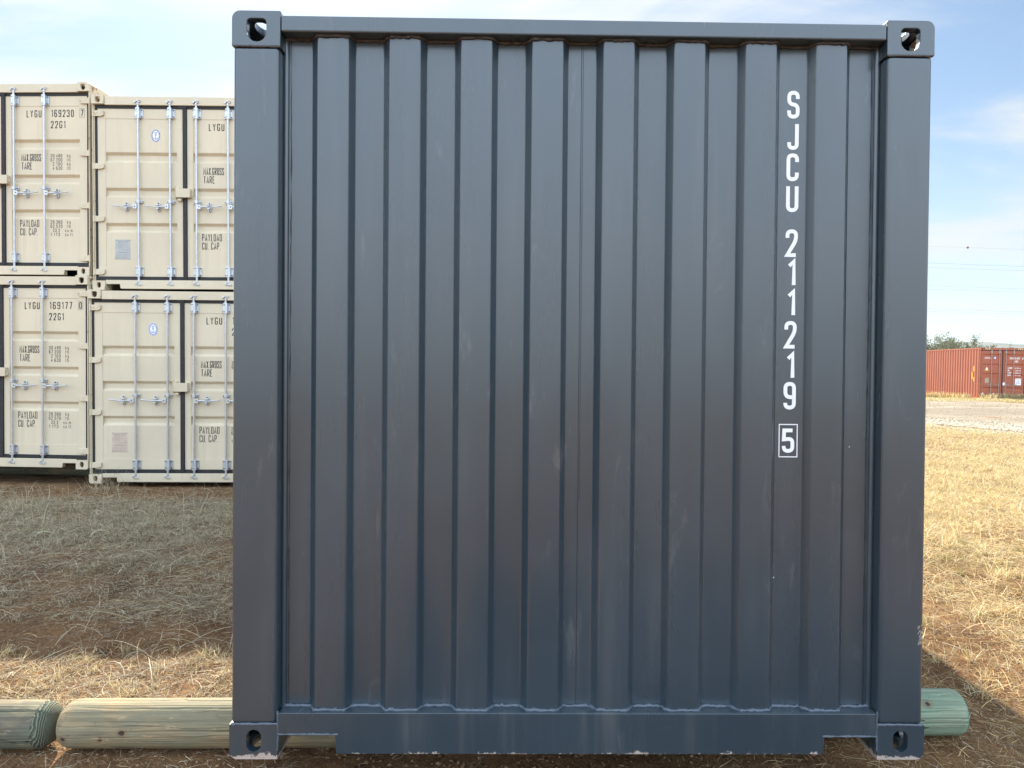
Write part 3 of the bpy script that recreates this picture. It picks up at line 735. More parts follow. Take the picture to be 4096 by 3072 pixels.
            # cams and keepers top and bottom
            for z, sg in ((H - 0.098, 1), (0.092, -1)):
                mb = MB()
                mb.tube([(x, zr, z - 0.026 * sg), (x, zr, z - 0.012 * sg)], 0.021, 10)
                for j, (dx, dz_, w__) in enumerate(((-0.030, 0.004, 0.022), (0.020, 0.010, 0.030), (-0.004, 0.026, 0.020))):
                    mb.box(x + dx - w__ / 2, x + dx + w__ / 2, -0.004 + 0.006 * j, 0.017, z + sg * dz_ - 0.010, z + sg * dz_ + 0.012)
                mb.tube([(x - 0.04, 0.006, z + 0.012 * sg), (x + 0.046, 0.0, z + 0.022 * sg)], 0.006, 8)
                mb.build('cam_keeper', [rods_m], dr, bevel=0.003)
            # handle reaching sideways towards the hinge side
            zh = zm - 0.066; sgn = -1 if not s_ else 1
            mb = MB()
            mb.box(*sorted((x + sgn * 0.012, x + sgn * 0.062)), -0.006, 0.012, zh - 0.032, zh + 0.030)
            mb.tube([(x + sgn * 0.055, 0.008, zh), (x + sgn * 0.12, 0.004, zh - 0.002), (x + sgn * 0.20, 0.0, zh - 0.006), (x + sgn * 0.25, -0.002, zh + 0.002), (x + sgn * 0.345, -0.002, zh + 0.010)],
                    [0.013, 0.012, 0.008, 0.009, 0.010], 8)
            mb.cur = 1; mb.tube([(x + sgn * 0.04, -0.010, zh), (x + sgn * 0.04, -0.004, zh)], 0.008, 8)
            mb.build('door_handle', [rods_m, M_bolt], dr, bevel=0.003)
            mb = MB(); hx = x + sgn * 0.165
            pts = stadium(hx, zh, 0.046, 0.125); mb.prism(pts, 0.040, 0.0515)
            mb.box(hx - 0.022, hx + 0.022, -0.012, 0.040, zh + 0.014, zh + 0.026); mb.box(hx - 0.018, hx + 0.018, -0.010, 0.040, zh - 0.034, zh - 0.018)
            mb.cur = 1; mb.tube([(hx, 0.034, zh - 0.05), (hx, 0.041, zh - 0.05)], 0.007, 8); mb.tube([(hx, 0.030, zh + 0.047), (hx, 0.041, zh + 0.047)], 0.010, 8)
            mb.build('handle_catch', [rods_m, M_bolt], dr, bevel=0.003)
    return doors

def emblem(door, cx, cz, blue, yy=0.0555, rx=0.061, rz=0.086):
    mb = MB()
    def ell(a, b, y, ci): 
        mb.cur = ci; n = 40; mb.add([(cx + a * math.cos(2 * math.pi * k / n), y, cz + b * math.sin(2 * math.pi * k / n)) for k in range(n)], [tuple(range(n - 1, -1, -1))])
    ell(rx, rz, yy, 0); ell(rx * 0.955, rz * 0.965, yy - 0.0005, 1); ell(rx * 0.70, rz * 0.77, yy - 0.001, 0)
    mb.cur = 0
    for k in range(26):                                          # the ring of small characters
        a = 2 * math.pi * k / 26; x = cx + rx * 0.83 * math.cos(a); z = cz + rz * 0.87 * math.sin(a); s_ = 0.0026 if k % 3 else 0.0042
        mb.add([(x - s_, yy - 0.0012, z - s_), (x + s_, yy - 0.0012, z - s_), (x + s_, yy - 0.0012, z + s_), (x - s_, yy - 0.0012, z + s_)], [(0, 1, 2, 3)])
    mb.cur = 1
    ribbon(mb, [(cx, cz - 0.045), (cx, cz + 0.012)], 0.006, yy - 0.0014)
    ribbon(mb, [(cx - 0.028, cz - 0.022), (cx - 0.022, cz - 0.036), (cx - 0.010, cz - 0.046), (cx, cz - 0.049), (cx + 0.010, cz - 0.046), (cx + 0.022, cz - 0.036), (cx + 0.028, cz - 0.022)], 0.0065, yy - 0.0018)
    ribbon(mb, [(cx - 0.014, cz + 0.006), (cx + 0.014, cz + 0.006)], 0.004, yy - 0.0022)
    ribbon(mb, [(cx + 0.009 * math.cos(t_) * 1.3, cz + 0.026 + 0.012 * math.sin(t_)) for t_ in np.linspace(0, 6.2, 16)], 0.0045, yy - 0.0022)
    ribbon(mb, [(cx - 0.022, cz + 0.038), (cx - 0.006, cz + 0.044), (cx + 0.010, cz + 0.040), (cx + 0.022, cz + 0.046)], 0.004, yy - 0.0026)
    mb.build('emblem', [M_white, blue], door, fix=False)
def data_plate(door, x0, x1, z0, z1, m_, yy=0.0545):
    mb = MB(); mb.box(x0, x1, yy, yy + 0.002, z0, z1); mb.cur = 1; hh = z1 - z0; ww = x1 - x0; y = yy - 0.0006
    text(mb, 'APPROVED FOR TRANSPORT', x0 + ww * .08, x1 - ww * .08, z1 - hh * .10, hh * .04, 0.0016, y)
    text(mb, 'UNDER CUSTOMS SEAL', x0 + ww * .18, x1 - ww * .18, z1 - hh * .165, hh * .04, 0.0016, y)
    text(mb, 'CSC SAFETY APPROVAL', x0 + ww * .2, x1 - ww * .2, z0 + hh * .32, hh * .035, 0.0014, y)
    for f, a, b in ((.36, 0, 1), (.62, 0, 1), (.97, 0, 1), (.03, 0, 1)): ribbon(mb, [(x0 + ww * (.02 + a), z0 + hh * f), (x0 + ww * (b - .02), z0 + hh * f)], 0.0018, y)
    ribbon(mb, [(x0 + ww * .5, z0 + hh * .36), (x0 + ww * .5, z0 + hh * .62)], 0.0018, y)
    r_ = random.Random(3)
    for f in (.78, .74, .68, .52, .47, .26, .22, .18, .14, .10, .06):
        x = x0 + ww * (.06 if f < .4 or f > .6 else .55)
        while x < x1 - ww * .08:
            l = r_.uniform(.02, .10) * ww; ribbon(mb, [(x, z0 + hh * f), (min(x + l, x1 - ww * .06), z0 + hh * f)], 0.0028, y); x += l + ww * r_.uniform(.015, .06)
    mb.cur = 2
    for x in (x0 + .008, x1 - .008):
        for z in (z0 + .008, z1 - .008): mb.tube([(x, yy - .003, z), (x, yy, z)], 0.004, 8)
    mb.build('data_plate', [m_, M_plink, M_bolt], door, fix=False)
def line(door, *a, mat=None, **k):
    mb = MB(); text(mb, *a, **k); return mb.build('lettering', mat or M_ink, door, fix=False)
def tan_text(doorR, num, chk, yy=0.0562):
    T = 0.0122; D = doorR
    line(D, 'LYGU', 1.535, 1.743, 2.138, 0.099, T, yy, gap=0.2)
    line(D, num, 1.879, 2.192 if len(num) > 3 else 1.879 + 0.27 * len(num) / 6, 2.142, 0.099, T, yy, gap=0.2)
    if chk:
        mb = MB(); glyph(mb, chk, 2.291, 2.149, 0.038, 0.090, T, 0.0510); ribbon(mb, [(2.279, 2.137), (2.279, 2.252), (2.342, 2.252), (2.342, 2.137), (2.279, 2.137)], 0.0035, 0.0510)
        mb.build('check_digit', M_ink, D, fix=False)
    line(D, '22G1', 1.872, 2.075, 1.992, 0.099, T, yy, gap=0.2)
    line(D, 'MAX.GROSS', 1.460, 1.734, 1.550, 0.100, 0.0092, yy, gap=0.12); line(D, 'TARE', 1.461, 1.611, 1.437, 0.099, 0.0095, yy, gap=0.1)
    line(D, 'PAYLOAD', 1.438, 1.705, 0.664, 0.099, 0.0095, yy, gap=0.11); line(D, 'CU. CAP.', 1.438, 1.682, 0.552, 0.098, 0.0095, yy, gap=0.11, space=0.3)
    for i, (n_, a, u) in enumerate((('30.480', 0, 'kg'), ('67.200', 0, 'lb'), ('2.100', 1, 'kg'), ('4.630', 1, 'lb'))):
        z = 1.602 - i * 0.0555; line(D, n_, 1.868 if not a else 1.895, 2.030, z, 0.046, 0.0062, yy, gap=0.18); line(D, u, 2.095, 2.143, z, 0.046, 0.005, yy, gap=0.2)
    for i, (n_, a, u) in enumerate((('28.380', 0, 'kg'), ('62.570', 0, 'lb'), ('33.2', 1, 'cu.m.'), ('1.173', 0, 'cu.ft.'))):
        z = 0.710 - i * 0.0555; line(D, n_, 1.863 if not a else 1.893, 2.028 if i < 2 else 1.994, z, 0.046, 0.0062, yy, gap=0.18); line(D, u, 2.093 if i < 2 else 2.065, 2.143 if i < 2 else 2.186, z, 0.046, 0.005, yy, gap=0.2)

tan = empty('shipping_container', 'x', 'shipping container', 'stacked beige shipping containers')
add_castings(tan, Hm, L20, W, (M_tanw, M_tanw)); shell(tan, Hm, L20, M_tan); rear_end(tan, Hm, L20, M_tan)
tan_doors = door_face(tan, Hm, M_tan, M_tanw)
mb = MB()                                                        # lock box over the seam of the doors
mb.box(1.105, 1.112, -0.004, 0.05, 1.222, 1.385); mb.box(1.118, 1.305, -0.012, 0.050, 1.236, 1.352); mb.box(1.113, 1.16, 0.0, 0.05, 1.353, 1.372)
mb.box(1.14, 1.185, 0.0, 0.05, 1.195, 1.220); mb.tube([(1.305, -0.004, 1.325), (1.325, -0.004, 1.325)], 0.005, 8)
mb.tube([(1.333, 0.0, 1.30), (1.334, 0.0, 1.262), (1.322, 0.0, 1.25), (1.31, 0.0, 1.262)], 0.0055, 8)
mb.build('lock_box', M_tan, tan_doors[0], bevel=0.005)
data_copies = [tan] + [copy_tree(tan) for _ in range(3)]
def doors_of(r): return [c for c in r.children if c.name.split('.')[0] == 'door']
def pose(o, x, y, z, yaw, roll):
    cr, sr = math.cos(rad(roll)), math.sin(rad(roll))
    o.matrix_world = Matrix.Translation((x, y, z)) @ Matrix.Rotation(rad(yaw), 4, 'Z') @ Matrix(((cr, 0, sr, 0), (0, 1, 0, 0), (-sr, 0, cr, 0), (0, 0, 0, 1)))
specs = [((-4.549, 7.223, 2.354, -0.02, -0.16), 'upper beige container of the right-hand stack, grey data plate, rusty top left corner', '169', None, M_plate, M_blue),
         ((-4.570, 7.152, -0.238, 0.97, -0.05), 'lower beige container of the right-hand stack, pinkish data plate, standing on the soil', '169', None, M_platep, M_bluel),
         ((-7.058, 7.427, 2.549, -3.35, 0.18), 'upper beige container of the left-hand stack, numbered LYGU 169230 7', '169230', '7', M_plate, M_blue),
         ((-7.026, 7.303, -0.045, -3.21, 0.21), 'lower beige container of the left-hand stack, numbered LYGU 169177 0', '169177', '0', M_platep, M_bluel)]
for o, (ps, lab, num, chk, pm, bm_) in zip(data_copies, specs):
    pose(o, *ps); o['label'] = lab
    dl, dr = sorted(doors_of(o), key=lambda c: sum(v.co.x for v in c.data.vertices) / len(c.data.vertices))
    tan_text(dr, num, chk)
    emblem(dl, 0.828, 2.068, bm_); data_plate(dl, 0.275, 0.480, 0.413, 0.679, pm)

# red high-cube container far right
Hh = 2.896; L40 = 12.192
red = empty('shipping_container', 'faded red forty-foot shipping container across the gravel road on the right', 'shipping container')
add_castings(red, Hh, L40, W, (M_red, M_red)); shell(red, Hh, L40, M_red, roof_lift=0.02); rear_end(red, Hh, L40, M_red)
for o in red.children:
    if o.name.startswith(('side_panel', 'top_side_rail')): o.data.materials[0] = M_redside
rdoors = door_face(red, Hh, M_red, M_red, hc=True, rods_m=M_redp)
pose(red, 27.944, 37.652, -0.235, -5.23, 0.38)
RD = rdoors[1]
line(RD, 'TCNU', 1.60, 1.79, 2.25, 0.12, 0.02, 0.0555, gap=0.2, mat=M_white); line(RD, '614012', 1.87, 2.14, 2.25, 0.12, 0.02, 0.0555, gap=0.2, mat=M_white); line(RD, '8', 2.27, 2.32, 2.25, 0.12, 0.02, 0.051, mat=M_white)
line(RD, '45G3', 1.87, 2.05, 2.08, 0.12, 0.02, 0.0555, gap=0.2, mat=M_white)
for i, (a, b) in enumerate((('MAX.GROSS', '32.500 kg'), ('TARE', '3.900 kg'), ('PAYLOAD', '28.600 kg'), ('CU.CAP.', '76.4 cu.m.'))):
    z = 1.72 - i * 0.135; line(RD, a, 1.50, 1.50 + 0.028 * len(a), z, 0.09, 0.014, 0.0555, gap=0.1, mat=M_white); line(RD, b, 1.88, 2.20, z, 0.07, 0.010, 0.0555, gap=0.12, mat=M_white)
mb = MB()
for k in range(7): ribbon(mb, [(0.26 + k * 0.045, 2.29), (0.275 + k * 0.045, 2.37)], 0.018, 0.0555)
ribbon(mb, [(0.22, 2.275), (0.60, 2.275)], 0.01, 0.055); mb.build('illegible_mark', M_white, rdoors[0], fix=False)
mb = MB(); mb.add([(0.27, 0.055, 1.60), (0.48, 0.055, 1.60), (0.375, 0.055, 1.82)], [(0, 1, 2)]); mb.cur = 1; mb.add([(0.27, 0.0545, 1.60), (0.48, 0.0545, 1.60), (0.451, 0.0545, 1.66), (0.299, 0.0545, 1.66)], [(0, 1, 2, 3)])
mb.build('warning_triangle', [M_white, M_yellow], rdoors[0], fix=False)
mb = MB(); n = 24; mb.add([(0.80 + 0.075 * math.cos(6.283 * k / n), 0.0555, 2.33 + 0.075 * math.sin(6.283 * k / n)) for k in range(n)], [tuple(range(n - 1, -1, -1))])
mb.cur = 1; mb.add([(0.81 + 0.045 * math.cos(6.283 * k / n), 0.055, 2.32 + 0.04 * math.sin(6.283 * k / n)) for k in range(n)], [tuple(range(n - 1, -1, -1))])
mb.build('emblem', [M_bluel, M_white], rdoors[0], fix=False)
data_plate(rdoors[0], 0.30, 0.50, 0.90, 1.18, simple('dull_olive_plate', (0.42, 0.38, 0.28), 0.5))
mb = MB(); mb.box(1.92, 2.24, 0.053, 0.055, 0.80, 1.18); mb.cur = 1
text(mb, 'CAUTION', 1.95, 2.21, 1.11, 0.035, 0.007, 0.0525); text(mb, '2.9', 2.0, 2.14, 0.99, 0.08, 0.012, 0.0525); text(mb, "9'6", 2.0, 2.15, 0.88, 0.08, 0.012, 0.0525)
mb.build('caution_placard', [M_white, M_black], rdoors[1], fix=False)
for i, x0 in enumerate((0.19, 1.95)):
    mb = MB()
    for k in range(6):
        mb.cur = k % 2; mb.add([(x0 + k * 0.052, 0.0165, Hh - 0.11), (x0 + k * 0.052 + 0.05, 0.0165, Hh - 0.11), (x0 + k * 0.052 + 0.075, 0.0165, Hh - 0.03), (x0 + k * 0.052 + 0.025, 0.0165, Hh - 0.03)], [(0, 1, 2, 3)])
    mb.build('hazard_stripes', [M_black, simple('cream_stripe', (0.8, 0.66, 0.35), 0.5) if not i else bpy.data.materials['cream_stripe']], red, fix=False)
for x0, z0, w_, h_ in ((0.16, 0.24, 0.06, 0.12), (0.72, 0.26, 0.09, 0.07), (2.12, 0.22, 0.12, 0.07), (1.24, 0.78, 0.13, 0.17)):
    mb = MB(); mb.prism([(x0, z0), (x0 + w_, z0 + .01), (x0 + w_ * .9, z0 + h_), (x0 + .01, z0 + h_ * .9)], 0.030 if x0 == 1.24 else 0.0485, 0.0505); mb.build('pale_patch', M_white, red, fix=False)
mb = MB()
for yy, z0, z1 in ((0.62, 1.55, 1.85), (0.60, 0.98, 1.22), (0.78, 1.1, 1.5)): mb.box(0.0085, 0.011, yy, yy + 0.10, z0, z1)
mb.build('yellow_decal', M_yellow, red)

# ------------------------------------------------------------------ logs
def log(name, label, x0, x1, yc, zc, r, mat, end_mat, yaw=0.0, group=None, dome=0.075, seed=1, cracks=(), rx=None):
    """machined pole with rounded ends; cracks = (angle deg, x start, x end, width mm, depth mm, drift)"""
    rn_ = random.Random(seed); n = 300; L_ = x1 - x0; r2 = np.random.default_rng(seed)
    st = [(0.0, 0.0), (0.0, 0.30), (0.006, 0.55), (dome * 0.25, 0.74), (dome * 0.6, 0.91), (dome, 0.985), (dome * 1.35, 1.0)]
    mid = np.linspace(dome * 1.6, L_ - dome * 1.6, max(4, int(L_ / 0.022)))
    XX_ = np.concatenate([[a[0] for a in st], mid, [L_ - a[0] for a in reversed(st)]]); RR_ = np.concatenate([[a[1] for a in st], np.ones(len(mid)), [a[1] for a in reversed(st)]])
    A = np.linspace(0, 2 * np.pi, n, endpoint=False); ph = r2.uniform(0, 6.28, 40)
    XG, AG = np.meshgrid(XX_, A, indexing='ij')
    m_ = 1 + 0.012 * np.sin(2 * AG + ph[0]) + 0.008 * np.sin(3 * AG + ph[1] + XG * 1.5) + 0.006 * np.sin(XG * 4 + ph[2])
    for k in range(3, 26):
        f = int(r2.integers(12, 90)); m_ += (0.035 / f) * np.sin(f * AG + ph[k] + 1.3 * np.sin(XG * r2.uniform(1, 5) + ph[k - 1]))
    rad_ = r * RR_[:, None] * m_
    allc = list(cracks)
    for k in range(9): x_ = rn_.uniform(-0.2, L_); allc.append((rn_.uniform(0, 360), x_, x_ + rn_.uniform(0.25, 0.9), rn_.uniform(0.8, 1.8), rn_.uniform(2, 5), rn_.uniform(-3, 3)))
    for (ad, xa, xb, wmm, dmm, dr) in allc:
        t_ = (XG - xa) / (xb - xa); on = np.clip(np.sin(np.pi * np.clip(t_, 0, 1)), 0, 1) ** 0.5 * (t_ > 0) * (t_ < 1)
        ac = np.radians(ad + dr * t_ + 1.2 * np.sin(XG * 9 + ad) + 0.5 * np.sin(XG * 31))
        da = np.abs((AG - ac + np.pi) % (2 * np.pi) - np.pi) * r * 1000
        rad_ = rad_ - on * dmm / 1000 * np.clip(1 - da / (wmm + 1.0), 0, 1)
    vv = np.stack([XG, rad_ * np.cos(AG), rad_ * np.sin(AG)], -1).reshape(-1, 3)
    i = np.arange(len(XX_))[:-1, None] * n; k = np.arange(n)[None]
    q = np.stack([i + k, i + (k + 1) % n, i + n + (k + 1) % n, i + n + k], -1).reshape(-1, 4)
    me = np_mesh(name, vv, q); me.materials.append(mat); me.materials.append(end_mat)
    ends = np.repeat(((RR_[:-1] < 0.93) | (RR_[1:] < 0.93)).astype(int), n)
    if len(me.polygons) == len(ends): me.polygons.foreach_set('material_index', ends)
    bm = bmesh.new(); bm.from_mesh(me); bmesh.ops.remove_doubles(bm, verts=bm.verts, dist=1e-6); bmesh.ops.recalc_face_normals(bm, faces=bm.faces); bm.to_mesh(me); bm.free()
    o = bpy.data.objects.new(name, me); C.objects.link(o); o.location = (x0, yc, zc); o.rotation_euler = (rn_.uniform(-0.2, 0.2) if rx is None else rx, 0, yaw)
    return tag(o, label, 'log', group)
Wd1 = wood('weathered_pole_wood', (0.38, 0.29, 0.165), (0.20, 0.205, 0.145), 0.7, 0.6, knots=((0.05, -0.09, -0.024, 0.009), (0.20, -0.09, -0.024, 0.008), (0.286, -0.093, 0.004, 0.010), (0.75, 0.03, 0.09, 0.012), (1.5, -0.09, 0.02, 0.01)))
Wd2 = wood('weathered_dark_pole_wood', (0.27, 0.225, 0.14), (0.10, 0.125, 0.095), 0.85, 0.85, knots=((1.2, -0.09, 0.0, 0.010), (0.5, -0.08, 0.04, 0.010)))
Wd3 = wood('green_treated_pole_wood', (0.34, 0.41, 0.29), (0.22, 0.33, 0.24), 0.7, 0.2, knots=((1.50, -0.062, 0.062, 0.010), (0.5, -0.09, 0.0, 0.010)))
We1 = wood_end('cut_end_grain', (0.19, 0.215, 0.15), (0.05, 0.062, 0.05)); We3 = wood_end('green_cut_end', (0.30, 0.46, 0.36), (0.16, 0.28, 0.22))
LG = 'round treated logs under the dark container'
log('log', 'weathered round log on the far left, ringed cut end towards its neighbour', -2.72, -0.868, 0.455, -0.108, 0.093, Wd2, We1, 0.0, LG, dome=0.06, seed=2, rx=0.0, cracks=((120, 0.9, 1.85, 3.0, 10, 3), (165, 1.0, 1.8, 1.6, 6, 1), (190, 1.1, 1.84, 1.5, 6, 2), (178, 0.8, 1.5, 1.2, 5, 2), (210, 1.2, 1.84, 1.2, 5, 2)))
log('log', 'long tan and grey cracked log running under the left corner of the dark container', -0.852, 1.20, 0.458, -0.104, 0.0935, Wd1, Wd1, rad(0.5), LG, dome=0.05, seed=3, rx=0.0, cracks=((176, 0.27, 1.6, 3.2, 12, -7), (150, 0.05, 0.75, 1.5, 6, 3), (163, 0.0, 0.5, 1.2, 5, -2), (190, 0.02, 0.6, 1.2, 5, 1), (118, 0.1, 0.9, 1.5, 6, 4), (200, 0.3, 0.95, 1.0, 4, 2)))
log('log', 'green treated log end sticking out under the right corner of the dark container', 1.25, 2.940, 0.545, -0.104, 0.0925, Wd3, We3, rad(0.9), LG, dome=0.028, seed=5, rx=0.0, cracks=((160, 1.1, 1.69, 2.2, 7, -6), (172, 1.2, 1.69, 1.6, 6, 2), (185, 1.15, 1.69, 1.6, 6, 2), (200, 1.3, 1.69, 1.2, 5, 0), (140, 1.2, 1.69, 1.5, 5, 0), (215, 1.2, 1.69, 1.8, 7, 3)))
log('log', 'round log beneath the far end of the dark container', -0.3, 2.7, 5.4, -0.162, 0.098, Wd1, We1, 0, LG, seed=8)
log('log', 'round log in the dark gap beneath the lower left beige container', -7.3, -4.72, 8.0, -0.145, 0.095, Wd2, We1, rad(-4.3), 'logs raising the left-hand beige stack', seed=9)
log('log', 'round log in the shadow beneath the back of the lower left beige container', -6.9, -4.3, 12.6, -0.145, 0.095, Wd2, We1, rad(-4.3), 'logs raising the left-hand beige stack', seed=10)

# ------------------------------------------------------------------ dry grass and straw
def blades(N, px, py, length, width, el0, el1, curl, tones, seed, K=4, lift=0.002, zf=None, az=None):
    r = np.random.default_rng(seed)
    zf = zf or ground_z
    L_ = length[0] * (length[1] / length[0]) ** r.random(N); wd = r.uniform(*width, N) * np.clip((py + 2.5) / 4.2, 1, 1.6)
    a = r.uniform(0, 2 * np.pi, N) if az is None else r.normal(az, 0.6, N)
    e = np.radians(r.uniform(el0[0], el0[1], N)); e2 = np.radians(r.uniform(el1[0], el1[1], N))
    da = r.normal(0, curl, N) / K
    P = np.stack([px, py, zf(px, py) + lift * r.random(N) * 3], 1)
    pts = [P]; dirs = []
    for k in range(K):
        t_ = k / max(K - 1, 1); ee = e + (e2 - e) * t_; aa = a + da * k
        dv = np.stack([np.cos(aa) * np.cos(ee), np.sin(aa) * np.cos(ee), np.sin(ee)], 1); dirs.append(dv)
        Q = pts[-1] + dv * (L_ / K)[:, None]
        zz = zf(Q[:, 0], Q[:, 1]) + 0.001; Q[:, 2] = np.maximum(Q[:, 2], zz)
        pts.append(Q)
    dirs.append(dirs[-1])
    roll = r.uniform(-0.9, 0.9, N); V = []
    for k in range(K + 1):
        side = np.cross(dirs[k], np.array([0, 0, 1.0])); side /= np.linalg.norm(side, axis=1)[:, None] + 1e-6
        up = np.cross(side, dirs[k]); sv = side * np.cos(roll)[:, None] + up * np.sin(roll)[:, None]
        tap = wd * (1 - 0.75 * (k / K) ** 2) / 2
        V += [pts[k] - sv * tap[:, None], pts[k] + sv * tap[:, None]]
    V = np.stack(V, 1)                                           # N, 2(K+1), 3
    base = (np.arange(N) * 2 * (K + 1))[:, None]
    q = np.concatenate([(base + np.array([[2 * k, 2 * k + 1, 2 * k + 3, 2 * k + 2]])) for k in range(K)], 1).reshape(-1, 4)
    tn = np.array(tones); c_ = np.minimum(tn[r.integers(0, len(tn), N)] * r.uniform(0.55, 1.3, N)[:, None], 0.9)
    cc = np.repeat(c_[:, None, :], 2 * (K + 1), 1).reshape(-1, 3)
    return V.reshape(-1, 3), q, cc
def straw_mat(name, trans=0.45):
    mt, t, b = material(name)
    at = t.new('ShaderNodeAttribute', attribute_name='tone').outputs['Color']
    t.link(at, b.inputs['Base Color']); b.inputs['Roughness'].default_value = 0.55; b.inputs['Specular IOR Level'].default_value = 0.35
    tr = t.new('ShaderNodeBsdfTranslucent'); t.link(at, tr.inputs[0])
    mx = t.new('ShaderNodeMixShader'); mx.inputs[0].default_value = trans
    t.link(b.outputs[0], mx.inputs[1]); t.link(tr.outputs[0], mx.inputs[2]); t.link(mx.outputs[0], t.n['Material Output'].inputs[0])
    return mt
M_straw = straw_mat('dry_straw')
def stuff(name, label, parts, mat):
    V = []; Q = []; Cc = []; o_ = 0
    for v, q, c_ in parts: V.append(v); Q.append(q + o_); Cc.append(c_); o_ += len(v)
    me = np_mesh(name, np.concatenate(V), np.concatenate(Q), np.concatenate(Cc))
    o = bpy.data.objects.new(name, me); C.objects.link(o); me.materials.append(mat)
    return tag(o, label, 'grass', kind='stuff')
_pk = [(rng.normal(size=2) * s_, rng.uniform(0, 6.28)) for s_ in (1.0, 1.0, 1.7, 1.7, 2.6, 2.6, 4.0, 4.0)]
def patch(x, y):
    v = 0
    for i, (k, ph) in enumerate(_pk): v = v + np.sin(k[0] * x + k[1] * y + ph) / (1 + 0.15 * i)
    return v / 2.6
def wedge(N, lo, hi, y0, y1, p, seed):
    """points seen by the camera between slopes lo..hi (x per metre of depth)"""
    r = np.random.default_rng(seed); z0 = y0 + 2.475; z1 = y1 + 2.475
    u = r.random(N); z = (z0 ** (p + 1) + u * (z1 ** (p + 1) - z0 ** (p + 1))) ** (1 / (p + 1))
    s_ = r.uniform(lo, hi, N); return 0.938 + s_ * z, z - 2.475
def keep(x, y, f, seed):
    r = np.random.default_rng(seed); k = r.random(len(x)) < f; return x[k], y[k]
TONE = [(0.66, 0.56, 0.36), (0.54, 0.45, 0.29), (0.80, 0.73, 0.56), (0.42, 0.35, 0.24), (0.64, 0.58, 0.44), (0.24, 0.18, 0.12), (0.46, 0.41, 0.30)]
TONEY = [(0.80, 0.64, 0.34), (0.74, 0.58, 0.29), (0.88, 0.79, 0.56), (0.60, 0.45, 0.23), (0.44, 0.31, 0.16), (0.78, 0.66, 0.40)]
TONEG = [(0.30, 0.33, 0.13), (0.38, 0.36, 0.16)]
def cover_left(y):                       # bare strip just behind the lit band, bare soil in front of the logs
    c_ = 0.12 + 0.88 * np.clip((y - 1.75) / 0.4, 0, 1)
    c_ = np.where(y < 1.38, 0.5, c_); c_ = np.where(y < 0.62, 0.10, c_); c_ = np.where(y > 6.0, np.clip(1 - (y - 6.0) / 0.5, 0.10, 1), c_)
    return c_
parts = []
x, y = wedge(165000, -0.80, -0.26, 0.1, 7.1, 0.6, 11)
x, y = keep(x, y, cover_left(y) * np.clip(0.8 + 0.75 * patch(x, y), 0.3, 1), 12)
parts.append(blades(len(x), x, y, (0.02, 0.11), (0.0012, 0.003), (-4, 28), (-25, 12), 0.5, TONE, 13, K=3))
x, y = wedge(26000, -0.80, -0.26, 0.1, 7.1, 0.9, 21)
x, y = keep(x, y, cover_left(y) * np.clip(0.5 + 0.8 * patch(x + 5, y), 0.05, 1), 22)
parts.append(blades(len(x), x, y, (0.05, 0.20), (0.0012, 0.0030), (0, 38), (-35, 12), 0.4, TONE, 23, K=5))
x, y = wedge(1300, -0.80, -0.26, 4.4, 6.5, 1.0, 31)             # standing stalks in front of the stack
x, y = keep(x, y, np.clip(0.35 + patch(x * 1.5, y * 1.5 + 3), 0.02, 1), 32)
parts.append(blades(len(x), x, y, (0.12, 0.34), (0.0015, 0.003), (50, 88), (5, 65), 0.9, TONE, 33, K=6))
x, y = wedge(320, -0.80, -0.26, 0.7, 4.2, 1.0, 34)
parts.append(blades(len(x), x, y, (0.18, 0.45), (0.002, 0.004), (0, 35), (-30, 5), 0.4, [TONE[0], TONE[2]], 35, K=6))
def tufts(n, px, py, per, seed, tones, length=(0.04, 0.14), width=(0.0013, 0.003), e0=(25, 85), e1=(-20, 60), rad_=0.035):
    r = np.random.default_rng(seed); k = r.integers(per[0], per[1], n); i = np.repeat(np.arange(n), k)
    a = r.uniform(0, 6.283, len(i)); q = np.abs(r.normal(0, rad_, len(i))) * np.repeat(r.uniform(0.6, 1.8, n), k)
    return blades(len(i), px[i] + np.cos(a) * q, py[i] + np.sin(a) * q, length, width, e0, e1, 0.6, tones, seed + 1, K=4)
x, y = wedge(1300, -0.80, -0.26, 1.9, 5.9, 0.8, 301); x, y = keep(x, y, np.clip(0.45 + 0.9 * patch(x * 1.3, y * 1.3), 0.03, 1), 302)
parts.append(tufts(len(x), x, y, (20, 55), 303, TONE, length=(0.03, 0.10)))
x, y = wedge(140, -0.80, -0.26, 0.62, 1.5, 0.8, 304); parts.append(tufts(len(x), x, y, (10, 40), 305, TONEY + TONE, length=(0.03, 0.10)))
# tuft at the fork pocket of the lower right-hand container
x = -4.15 + 0.14 * np.random.default_rng(5).normal(size=110); y = 6.85 + 0.12 * np.random.default_rng(6).normal(size=110)
parts.append(blades(110, x, y, (0.12, 0.36), (0.0013, 0.0025), (50, 88), (20, 80), 0.7, TONE, 36, K=6))
# under and in front of the dark container
r_ = np.random.default_rng(41); x = r_.uniform(-1.4, 4.2, 9000); y = r_.uniform(-0.4, 0.95, 9000)
x, y = keep(x, y, np.clip(0.22 + 0.5 * patch(x * 2, y * 2), 0.04, 1), 42)
parts.append(blades(len(x), x, y, (0.02, 0.13), (0.0010, 0.0026), (-4, 25), (-25, 10), 1.1, TONE, 43, K=5))
stuff('dry_grass', 'dry grey and straw-coloured grass litter in front of the beige stacks', parts, M_straw)
